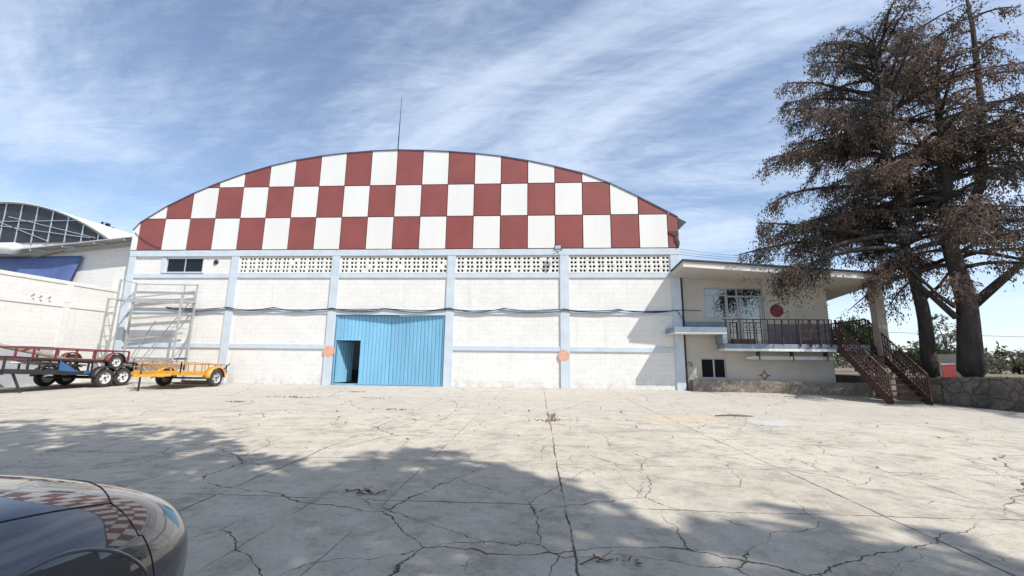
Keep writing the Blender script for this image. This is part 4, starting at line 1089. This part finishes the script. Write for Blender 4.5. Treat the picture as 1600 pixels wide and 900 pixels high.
conifer((41.6, -8.9, .62), [(0, 0, -.2), (.1, 0, 4), (0, 0, 9), (.1, 0, 14)], .4,  # out-of-view tree added to shade the office, stairs and retaining wall
        [(2.4, 3.4), (4, 4.6), (7, 4.8), (10, 3.8), (14, .6)], 2.4, 56, 31,
        'brown conifer further along the retaining wall towards the camera', [.5, .25, .25], dens=.9, droop=.8)
def leafy(base, h, blobs, mats, seed, label, n, leaf=(.11, .06), name='leafy_tree', trunk_r=.18, cat='tree', limbs=True, group=None, hole=.0):
    rng = np.random.default_rng(seed); T = empty(name, base, label=label, cat=cat, group=group)
    tr = MB(); top = Vector(blobs[0][:3])
    tr.tube([Vector((0, 0, -.3)), Vector((.05, .02, h*.3)), Vector((top.x*.4, top.y*.4, h*.6)), top], [trunk_r*1.3, trunk_r, trunk_r*.75, trunk_r*.25], 8)
    if limbs:
        for (x, y, z, r) in blobs:
            a = Vector((top.x*.2, top.y*.2, min(h*.45, z*.6))); c = Vector((x, y, z))
            mid = a.lerp(c, .5)+Vector((rng.normal()*.15, rng.normal()*.15, .12*r)); tr.tube([a, mid, c], [trunk_r*.5, trunk_r*.3, trunk_r*.08], 6, cap=False)
            for k in range(5):
                d = rng.normal(size=3); d /= np.linalg.norm(d); e = c+Vector(d)*r*.85; tr.tube([mid.lerp(c, .7), (c+e)/2+Vector((0, 0, .05)), e], [trunk_r*.12, trunk_r*.08, trunk_r*.03], 4, cap=False)
    tr.build('trunk', M['bark'], T)
    w = np.array([b_[3]**2.2 for b_ in blobs]); w /= w.sum(); C, A, I = [], [], []
    for bi, (x, y, z, r) in enumerate(blobs):
        nb = int(n*w[bi]); ncl = max(10, int(nb/22))
        d = rng.normal(size=(ncl, 3)); d /= np.linalg.norm(d, axis=1, keepdims=True)
        rad = r*(rng.uniform(.25, 1.0, (ncl, 1))**.5)*rng.uniform(.8, 1.12, (ncl, 1))
        cc = np.array([x, y, z])+d*rad*np.array([1, 1, .85])
        idx = rng.integers(0, ncl, nb)
        cs = cc[idx]+rng.normal(size=(nb, 3))*r*.085
        C.append(cs); A.append(rng.normal(size=(nb, 3))+d[idx]*.4); mm = rng.integers(0, len(mats), ncl); I.append(mm[idx])
    C = np.concatenate(C); A = np.concatenate(A); I = np.concatenate(I)
    v, q = leaf_quads(C, A, rng, *leaf); np_mesh('crown', v, q, mats, I, T)
    return T
rng_ = np.random.default_rng(5); n_ = 5000; u_ = rng_.uniform(0, 1, n_); w_ = rng_.exponential(.9, n_)
gx_ = 32.95+u_*4.0+w_; gy_ = -1.6-u_*10.5+w_*.3
gc_ = np.stack([gx_, gy_, .66+rng_.uniform(0, .09, n_)], 1); ga_ = rng_.normal(size=(n_, 3))*np.array([.6, .6, .4])+np.array([0, 0, .6])
v_, q_ = leaf_quads(gc_, ga_, rng_, .13, .02)
np_mesh('dry_grass', v_, q_, [M['leaf_litter'], M['leaf_brown'], M['leaf_olive']], rng_.integers(0, 3, n_), None, 'dry grass and needles on the terrace round the tree trunks', cat='grass', kind='stuff')
# trees and shrubs behind the annex and the terrace
leafy((39.5, 11, -.3), 4.2, [(0, 0, 3.7, 1.0), (-1.0, 0, 3.3, .9), (1.1, .3, 3.3, .9), (0, -.3, 2.6, 1.2), (-2.0, .2, 2.8, .9)], [M['leaf_green'], M['leaf_olive']], 3, 'rounded green tree behind the landing of the office', 9000, (.16, .09))
leafy((41.0, 6.5, .6), 3.0, [(0, 0, 2.2, .9), (.9, .2, 1.7, .8), (-.8, 0, 1.5, .8), (1.6, 0, 1.0, .7), (-.3, 0, 2.9, .5)], [M['leaf_grey'], M['leaf_olive']], 4, 'grey leafless looking shrub behind the stair railing', 2600, (.13, .06), name='dry_shrub', trunk_r=.08, cat='shrub')
leafy((34.6, 1.6, .6), 1.0, [(0, 0, .7, .55), (-.6, .1, .5, .5), (.6, 0, .55, .5), (1.1, .2, .6, .45), (-1.1, .2, .45, .45)], [M['leaf_green'], M['leaf_dull']], 5, 'low dark green bush left of the thinner tree trunk', 7000, (.10, .05), name='bush', trunk_r=.05, cat='bush')
leafy((36.9, 2.6, .6), 1.2, [(0, 0, .9, .6), (.6, 0, .8, .5), (-.5, .2, .9, .5)], [M['leaf_green'], M['leaf_olive']], 6, 'green bush above the grey block wall between the trunks', 5000, (.10, .05), name='bush', trunk_r=.05, cat='bush')
for i, (x, y, s, sd, lab) in enumerate(((46.6, 8.5, 1.0, 41, 'pale olive bush just right of the thick trunk beyond the wall'), (50.0, 7.0, 1.15, 42, 'pale olive bush at the right edge beyond the retaining wall'))):
    leafy((x, y, .2), 1.6*s, [(0, 0, 1.2*s, .9*s), (-1.3*s, .3, .9*s, .8*s), (1.3*s, 0, 1.1*s, .9*s), (.4, -.3, .5*s, .9*s), (-.6, 0, 1.8*s, .4*s), (2.3*s, .2, .8*s, .7*s)], [M['leaf_olive'], M['leaf_grey'], M['leaf_green']], sd, lab, 4200, (.15, .08), name='bush', trunk_r=.07, cat='bush')
leafy((31.4, 5.5, -.3), 2.2, [(0, 0, 1.0, .8), (.9, .2, .9, .7), (-.9, .2, .8, .7), (.2, 0, 1.6, .5)], [M['leaf_grey'], M['leaf_olive']], 8, 'dry greyish shrub seen through the open stair treads', 3600, (.11, .05), name='dry_shrub', trunk_r=.06, cat='shrub')
leafy((-38.5, 32, 0), 17, [(0, 0, 17.3, 1.2), (-1.6, 0, 16.9, 1.1), (1.5, .3, 16.7, 1.1), (-.4, 0, 15.5, 1.6)], [M['leaf_dull'], M['leaf_grey']], 9, 'distant treetop peeking between the two hangar roofs', 2600, (.3, .16), trunk_r=.3)
rng_ = np.random.default_rng(99); n_ = 16000; cl = np.stack([rng_.uniform(33, 130, 500), rng_.uniform(28, 48, 500), rng_.uniform(.2, 1, 500)**1.4*2.6], 1)
ix = rng_.integers(0, 500, n_); cc_ = cl[ix]+rng_.normal(size=(n_, 3))*np.array([.9, .9, .5]); cc_[:, 2] = np.maximum(cc_[:, 2], -.3)
v_, q_ = leaf_quads(cc_, rng_.normal(size=(n_, 3)), rng_, .5, .3)
np_mesh('scrub', v_, q_, [M['leaf_olive'], M['leaf_green'], M['leaf_grey']], (ix % 3), None, 'far band of mixed green scrub along the ground behind the office and terrace', cat='scrub', kind='stuff')
# trees behind the photographer: they shade the foreground and mirror in the car and windows
def shade_tree(gx, gy, zc, r, seed, label, n=15000):
    k = zc/(-LIGHT.z); cx, cy = gx-LIGHT.x*k, gy-LIGHT.y*k
    rr = random.Random(seed); bl = [(0, 0, zc, r*.62)]
    for i in range(9):
        a = 2*math.pi*i/9+rr.uniform(-.3, .3); q = r*rr.uniform(.42, .66); bl.append((q*math.cos(a), q*math.sin(a), zc+rr.uniform(-.5, .35)*r, r*rr.uniform(.34, .5)))
    leafy((cx, cy, ground_z(cx, cy)), zc, bl, [M['leaf_dull'], M['leaf_green'], M['leaf_olive']], seed, label, int(n*.62), (.26, .15), trunk_r=.3, name='shade_tree')
shade_tree(11.2, -13.6, 10.5, 3.7, 51, 'tall shade tree behind the camera, left of the car')
shade_tree(17.2, -14.6, 10.5, 3.3, 52, 'tall shade tree directly behind the camera', 16000)
shade_tree(20.5, -16.3, 11.5, 2.8, 53, 'tall shade tree behind the camera to the right', 12000)
shade_tree(4.6, -14.0, 9.5, 3.6, 54, 'tall shade tree behind the camera far to the left')
shade_tree(13.7, -13.9, 9.0, 2.7, 55, 'tall shade tree shading the parked car', 14000)

# ------------------------------------------------------------------ debris on the pavement
def debris():
    rng = np.random.default_rng(77); C = []; A = []; 
    for (x, y, sx, sy, n) in ((11.07, -4.6, 1.1, .16, 90), (10.2, -6.1, .35, .08, 40), (13.4, -4.4, .5, .08, 50), (12.0, -2.5, .5, .1, 40), (15.2, -7.1, .5, .06, 25), (19.0, -8.5, .3, .1, 45), (19.2, -14.8, .3, .06, 12), (16, -9, 6, 3.5, 45), (24, -9, 5, 3, 40), (33.0, -3.9, .5, .4, 40), (17.1, -13.6, .22, .08, 16), (28, -1.6, 3, .5, 60)):
        c = np.stack([x+rng.normal(size=n)*sx*.5, y+rng.normal(size=n)*sy*.5, np.zeros(n)], 1)
        c[:, 2] = [ground_z(p[0], p[1])+.012+abs(rng.normal())*.012 for p in c]
        C.append(c); a = rng.normal(size=(n, 3)); a[:, 2] *= .25; A.append(a)
    C = np.concatenate(C); A = np.concatenate(A); v, q = leaf_quads(C, A, rng, .06, .03)
    np_mesh('fallen_leaves', v, q, [M['leaf_litter'], M['leaf_brown']], rng.integers(0, 2, len(q)), None, 'dry fallen leaves scattered over the cracked concrete', cat='leaves', kind='stuff')
    def stick(p0, p1, r, lab):
        b = MB(); a = Vector(p0); c = Vector(p1); a.z = ground_z(a.x, a.y)+r; c.z = ground_z(c.x, c.y)+r
        b.tube([a, a.lerp(c, .4)+Vector((.02, .04, .015)), a.lerp(c, .75)+Vector((0, -.03, .01)), c], [r*.6, r, r, r*.5], 6)
        b.tube([a.lerp(c, .5), a.lerp(c, .5)+Vector((.12, .10, .03))], [r*.6, r*.3], 5)
        tag(b.build('stick', M['twig']), lab, 'stick')
    stick((23.0, -7.2, 0), (23.9, -7.15, 0), .022, 'long brown stick lying on the sunlit concrete before the office')
    stick((19.02, -14.86, 0), (19.25, -14.76, 0), .006, 'short reddish twig in the dappled shade at bottom centre')
    stick((16.9, -13.55, 0), (17.1, -13.62, 0), .008, 'dark twig among leaves in the tree shade')
    t = empty('weed', (19.06, -8.47, ground_z(19, -8.5)), label='small yellowed weed growing from the long pavement joint', cat='weed')
    C = []; A = []
    for k in range(60):
        a = rng.uniform(0, 6.28); rr = rng.uniform(0, .14); C.append((rr*math.cos(a), rr*math.sin(a)*.6, rng.uniform(.01, .16))); A.append((math.cos(a)*.5, math.sin(a)*.5, 1))
    v, q = leaf_quads(np.array(C), np.array(A), rng, .10, .014); np_mesh('leaves', v, q, [M['leaf_litter'], M['leaf_olive']], rng.integers(0, 2, len(q)), t)
debris()

# ------------------------------------------------------------------ car
def car_paint():
    m, t, p, oc = new_mat('dark_metallic_paint')
    p.inputs['Base Color'].default_value = (.016, .018, .028, 1); p.inputs['Metallic'].default_value = .35; p.inputs['Roughness'].default_value = .28
    p.inputs['Coat Weight'].default_value = 1; p.inputs['Coat Roughness'].default_value = .015; p.inputs['Coat IOR'].default_value = 1.9
    return m
M['paint'] = car_paint()
M['plastic'] = simple('dark_plastic', (.03, .03, .03), .6, var=.1)
M['lamp'] = glass('lamp_glass', (.35, .36, .38), .05)
def car():
    # local frame: +X forward, origin on the ground under the front axle centre, near (right-hand) side at y = -.88
    CAR = empty('parked_car', (16.95, -15.55, ground_z(17, -15.5)), label='dark glossy car parked in the shade at the bottom left corner', cat='car')
    CAR.rotation_euler = (0, 0, R(CAR_HEAD)); CAR.location.x, CAR.location.y = CAR_POS
    # stations: x, half width, sill z, mid z, shoulder z, hood edge y, hood z, centre z
    st = [(.86, .30, .30, .42, .52, .22, .56, .575), (.80, .56, .24, .42, .56, .44, .61, .635), (.66, .76, .22, .42, .60, .62, .69, .74), (.42, .86, .22, .44, .665, .70, .775, .84), (0, .90, .22, .46, .72, .73, .85, .925),
          (-.5, .905, .22, .48, .76, .74, .885, .94), (-1.0, .90, .22, .48, .79, .75, .925, .98), (-1.8, .90, .22, .48, .82, .76, .94, .97), (-2.8, .90, .22, .48, .84, .76, .95, .98), (-3.3, .88, .24, .48, .84, .72, .93, .96), (-3.6, .74, .28, .48, .80, .60, .89, .91), (-3.72, .45, .34, .48, .70, .35, .78, .80)]
    vs = []; n = 0
    for (x, w, zs, zm, zh, ye, zo, zc) in st:
        half = [(w*.55, zs-.02), (w*.96, zs), (w, zm), (w*.985, (zm+zh)/2+.03), (w*.93, zh), (ye, zo), (ye*.55, (zo+zc*2)/3)]
        ring = [(-y, z) for y, z in half] + [(0, zc)] + [(y, z) for y, z in half[::-1]]
        n = len(ring); vs += [(x, y, z) for y, z in ring]
    fs = []
    for i in range(len(st)-1):
        for k in range(n-1): fs.append((i*n+k, i*n+k+1, (i+1)*n+k+1, (i+1)*n+k))
    fs.append(list(range(n))); e = (len(st)-1)*n; fs.append([e+k for k in range(n)][::-1])
    for i in range(len(st)-1): fs.append((i*n, (i+1)*n, (i+1)*n+n-1, i*n+n-1))
    b = MB(); b.add(vs, fs, 0, True); body = b.build('body', M['paint'], CAR)
    s = body.modifiers.new('sub', 'SUBSURF'); s.levels = 3; s.render_levels = 3
    # wheel arch cutters, applied for real
    cut = MB()
    for (x, r) in ((0, .375), (-2.62, .375)):
        for sd in (-1, 1):
            cut.lathe([(0, -.2), (r, -.2), (r, .2), (0, .2)], (x, sd*.84, .325), 'Y', 48)
    co = cut.build('cutter', M['plastic'])
    bo = body.modifiers.new('bool', 'BOOLEAN'); bo.operation = 'DIFFERENCE'; bo.object = co; bo.solver = 'EXACT'
    bpy.context.view_layer.update(); dg = bpy.context.evaluated_depsgraph_get()
    me = bpy.data.meshes.new_from_object(body.evaluated_get(dg)); body.modifiers.clear(); body.data = me
    bpy.data.objects.remove(co)
    me.materials.clear(); me.materials.append(M['paint']); me.materials.append(M['plastic'])
    for p in me.polygons:
        c = p.center
        arch = any(math.hypot(c.x-x, c.z-.325) < .372 for x in (0, -2.62)) and abs(c.y) > .6
        p.material_index = 1 if arch else 0; p.use_smooth = not arch
    bm = bmesh.new(); bm.from_mesh(me); bvh = BVHTree.FromBMesh(bm); bm.free()
    def on(x, y):
        h = bvh.ray_cast(Vector((x, y, 3)), Vector((0, 0, -1))); return h[0]+Vector((0, 0, .0015))
    def side(x, z):
        h = bvh.ray_cast(Vector((x, -3, z)), Vector((0, 1, 0))); return h[0]+Vector((0, -.001, 0)) if h[0] else None
    # shut lines
    def seam(pts, r=.002):
        q = MB(); q.tube(pts, r, 5); q.build('shut_line', M['plastic'], CAR)
    seam([on(.30-.0*u-u*1.55, -.70-.02*math.sin(u*3)) for u in [k/24 for k in range(25)]])
    seam([on(.30, -.70+1.40*k/24) + Vector((0, 0, 0)) for k in range(25)] if False else [on(.30+.30*math.sin(math.pi*k/30), -.70+1.40*k/30) for k in range(31)])
    # bumper seam from the bonnet corner down to the wheel arch
    pts = [on(.30, -.70), on(.305, -.74), on(.31, -.78), on(.315, -.81)]
    for k in range(1, 13):
        u = k/12; z = .73-(.73-.50)*u; p = side(.315+.05*u, z)
        if p and p.z < pts[-1].z - .004: pts.append(p)
    seam(pts)
    # arch lip
    q = MB(); pp = []
    for k in range(31):
        a = R(5+170*k/30); x, z = .385*math.cos(a), .325+.385*math.sin(a); p = side(x, z)
        if p: pp.append(p+Vector((0, .004, 0)))
    q.tube(pp, .008, 6); q.build('arch_lip', M['paint'], CAR)
    for (x, sd) in ((0, -1), (0, 1), (-2.62, -1), (-2.62, 1)):
        o = wheel(CAR, (x, sd*.78, .325), .325, .215, 1, 'alu'); o.rotation_euler = (0, 0, R(-90) if sd < 0 else R(90))
    # cabin: glasshouse and roof
    g = MB(); cs = [(-.85, .70, .96, .70, .97), (-1.55, .66, .94, .52, 1.34), (-2.3, .66, .94, .52, 1.38), (-3.0, .66, .95, .48, 1.22), (-3.45, .62, .94, .55, .97)]
    vs = []
    for (x, w0, z0, w1, z1) in cs: vs += [(x, -w0, z0-.03), (x, -w1, z1), (x, 0, z1+.035), (x, w1, z1), (x, w0, z0-.03)]
    fs = [(i*5+k, i*5+k+1, i*5+k+6, i*5+k+5) for i in range(4) for k in range(4)]
    g.add(vs, fs, 0, True); go = g.build('windscreen', M['glass_dark'], CAR); q = go.modifiers.new('s', 'SUBSURF'); q.levels = 2; q.render_levels = 2
    r = MB(); vs = []
    for (x, w1, z1) in ((-1.5, .50, 1.315), (-1.9, .52, 1.37), (-2.3, .52, 1.385), (-2.9, .49, 1.27)): vs += [(x, -w1, z1+.0), (x, 0, z1+.045), (x, w1, z1+.0)]
    r.add(vs, [(i*3+k, i*3+k+1, i*3+k+4, i*3+k+3) for i in range(3) for k in range(2)], 0, True); ro = r.build('roof', M['paint'], CAR); q = ro.modifiers.new('s', 'SUBSURF'); q.levels = 2; q.render_levels = 2
    so = ro.modifiers.new('t', 'SOLIDIFY'); so.thickness = .03
    for sd in (-1, 1):
        h = MB(); pts = []
        h.lathe([(0, .02), (.07, .01), (.09, -.03), (.09, -.08)], (.70, sd*.46, .55), 'X', 20); ho = h.build('headlight', M['lamp'], CAR)
        mr = MB(); mr.cbox((-1.0, sd*.95, 1.0), (.12, .2, .13)); mr.build('door_mirror', M['paint'], CAR, bevel=.03)
    pl = MB(); pl.cbox((.855, 0, .36), (.03, .8, .12)); pl.build('grille', M['plastic'], CAR, bevel=.01)
    ub = MB(); ub.box(-3.3, .5, -.6, .6, .18, .5); ub.build('underbody', M['plastic'], CAR)
CAR_HEAD, CAR_POS = 90, (16.51, -16.59)
car()

# ------------------------------------------------------------------ sky, sun, camera
def world():
    w = bpy.data.worlds.new('World'); scn.world = w; w.use_nodes = True
    t = NT(w.node_tree); bg = t.n['Background']
    sky = t.new('ShaderNodeTexSky', sky_type='NISHITA'); sky.sun_disc = False
    to_sun = -LIGHT; sky.sun_elevation = math.asin(to_sun.z); sky.sun_rotation = math.atan2(to_sun.x, to_sun.y)
    sky.altitude = 600; sky.air_density = 1.0; sky.dust_density = .8; sky.ozone_density = 1.2
    tc = t.new('ShaderNodeTexCoord'); d = tc.outputs['Generated']
    sx = t.new('ShaderNodeSeparateXYZ'); t.link(d, sx.inputs[0])
    iz = t.math('DIVIDE', 1.0, t.math('ADD', t.math('MAXIMUM', sx.outputs[2], 0.0), .12))
    cb = t.new('ShaderNodeCombineXYZ'); t.link(t.math('MULTIPLY', sx.outputs[0], iz), cb.inputs[0]); t.link(t.math('MULTIPLY', sx.outputs[1], iz), cb.inputs[1])
    pv = cb.outputs[0]
    rot = t.mapping(pv, rot=(0, 0, R(26)))
    big = t.noise(t.mapping(rot, scale=(.55, 1.0, 1), loc=(2.3, .4, 0)), 1.0, 7, .6, .9)
    stv = t.mapping(rot, scale=(.8, 2.4, 1), loc=(5, 1.7, 0))
    st = t.noise(stv, 1.3, 9, .62, .5)
    fib = t.noise(t.mapping(pv, scale=(1.6, 5.5, 1), rot=(0, 0, R(36))), 3.0, 10, .72, 1.2)
    f = t.math('ADD', t.math('MULTIPLY', big, .66), t.math('ADD', t.math('MULTIPLY', st, .26), t.math('MULTIPLY', fib, .17)))
    mask = t.ramp(f, .42, .70, .08, .76)
    low = t.ramp(sx.outputs[2], .38, .0, 0, .55)
    mask = t.math('MAXIMUM', mask, t.math('MULTIPLY', low, t.ramp(st, .25, .6, .45, 1)))
    col = t.mix(mask, sky.outputs[0], (4.7, 5.35, 6.4))
    t.link(col, bg.inputs[0]); bg.inputs[1].default_value = .135
world()
sl = bpy.data.lights.new('sun', 'SUN'); sl.energy = 4.0; sl.angle = R(.53); sl.color = (1, .945, .865)
so = bpy.data.objects.new('sun', sl); COL.objects.link(so); so.rotation_euler = LIGHT.to_track_quat('-Z', 'Y').to_euler(); so.location = (40, -40, 60)
cam = bpy.data.cameras.new('camera'); cam.sensor_width = 36; cam.lens = 650/1600*36; cam.clip_end = 6000; cam.clip_start = .05
co = bpy.data.objects.new('camera', cam); COL.objects.link(co); scn.camera = co
CAM_LOC = (18.747, -17.814, 1.146); YAW, PITCH, ROLL = .0622, .1711, .0117
cy, sy, cp, sp = math.cos(YAW), math.sin(YAW), math.cos(PITCH), math.sin(PITCH)
Rv = Vector((cy, sy, 0)); Fv = Vector((-sy*cp, cy*cp, sp)); Uv = Rv.cross(Fv)
R2 = Rv*math.cos(ROLL)+Uv*math.sin(ROLL); U2 = -Rv*math.sin(ROLL)+Uv*math.cos(ROLL)
mt = Matrix((R2, U2, -Fv)).transposed().to_4x4(); mt.translation = Vector(CAM_LOC); co.matrix_world = mt
vs_ = scn.view_settings; vs_.view_transform = 'Standard'; vs_.look = 'None'; vs_.exposure = .47; vs_.gamma = 1; vs_.use_curve_mapping = False
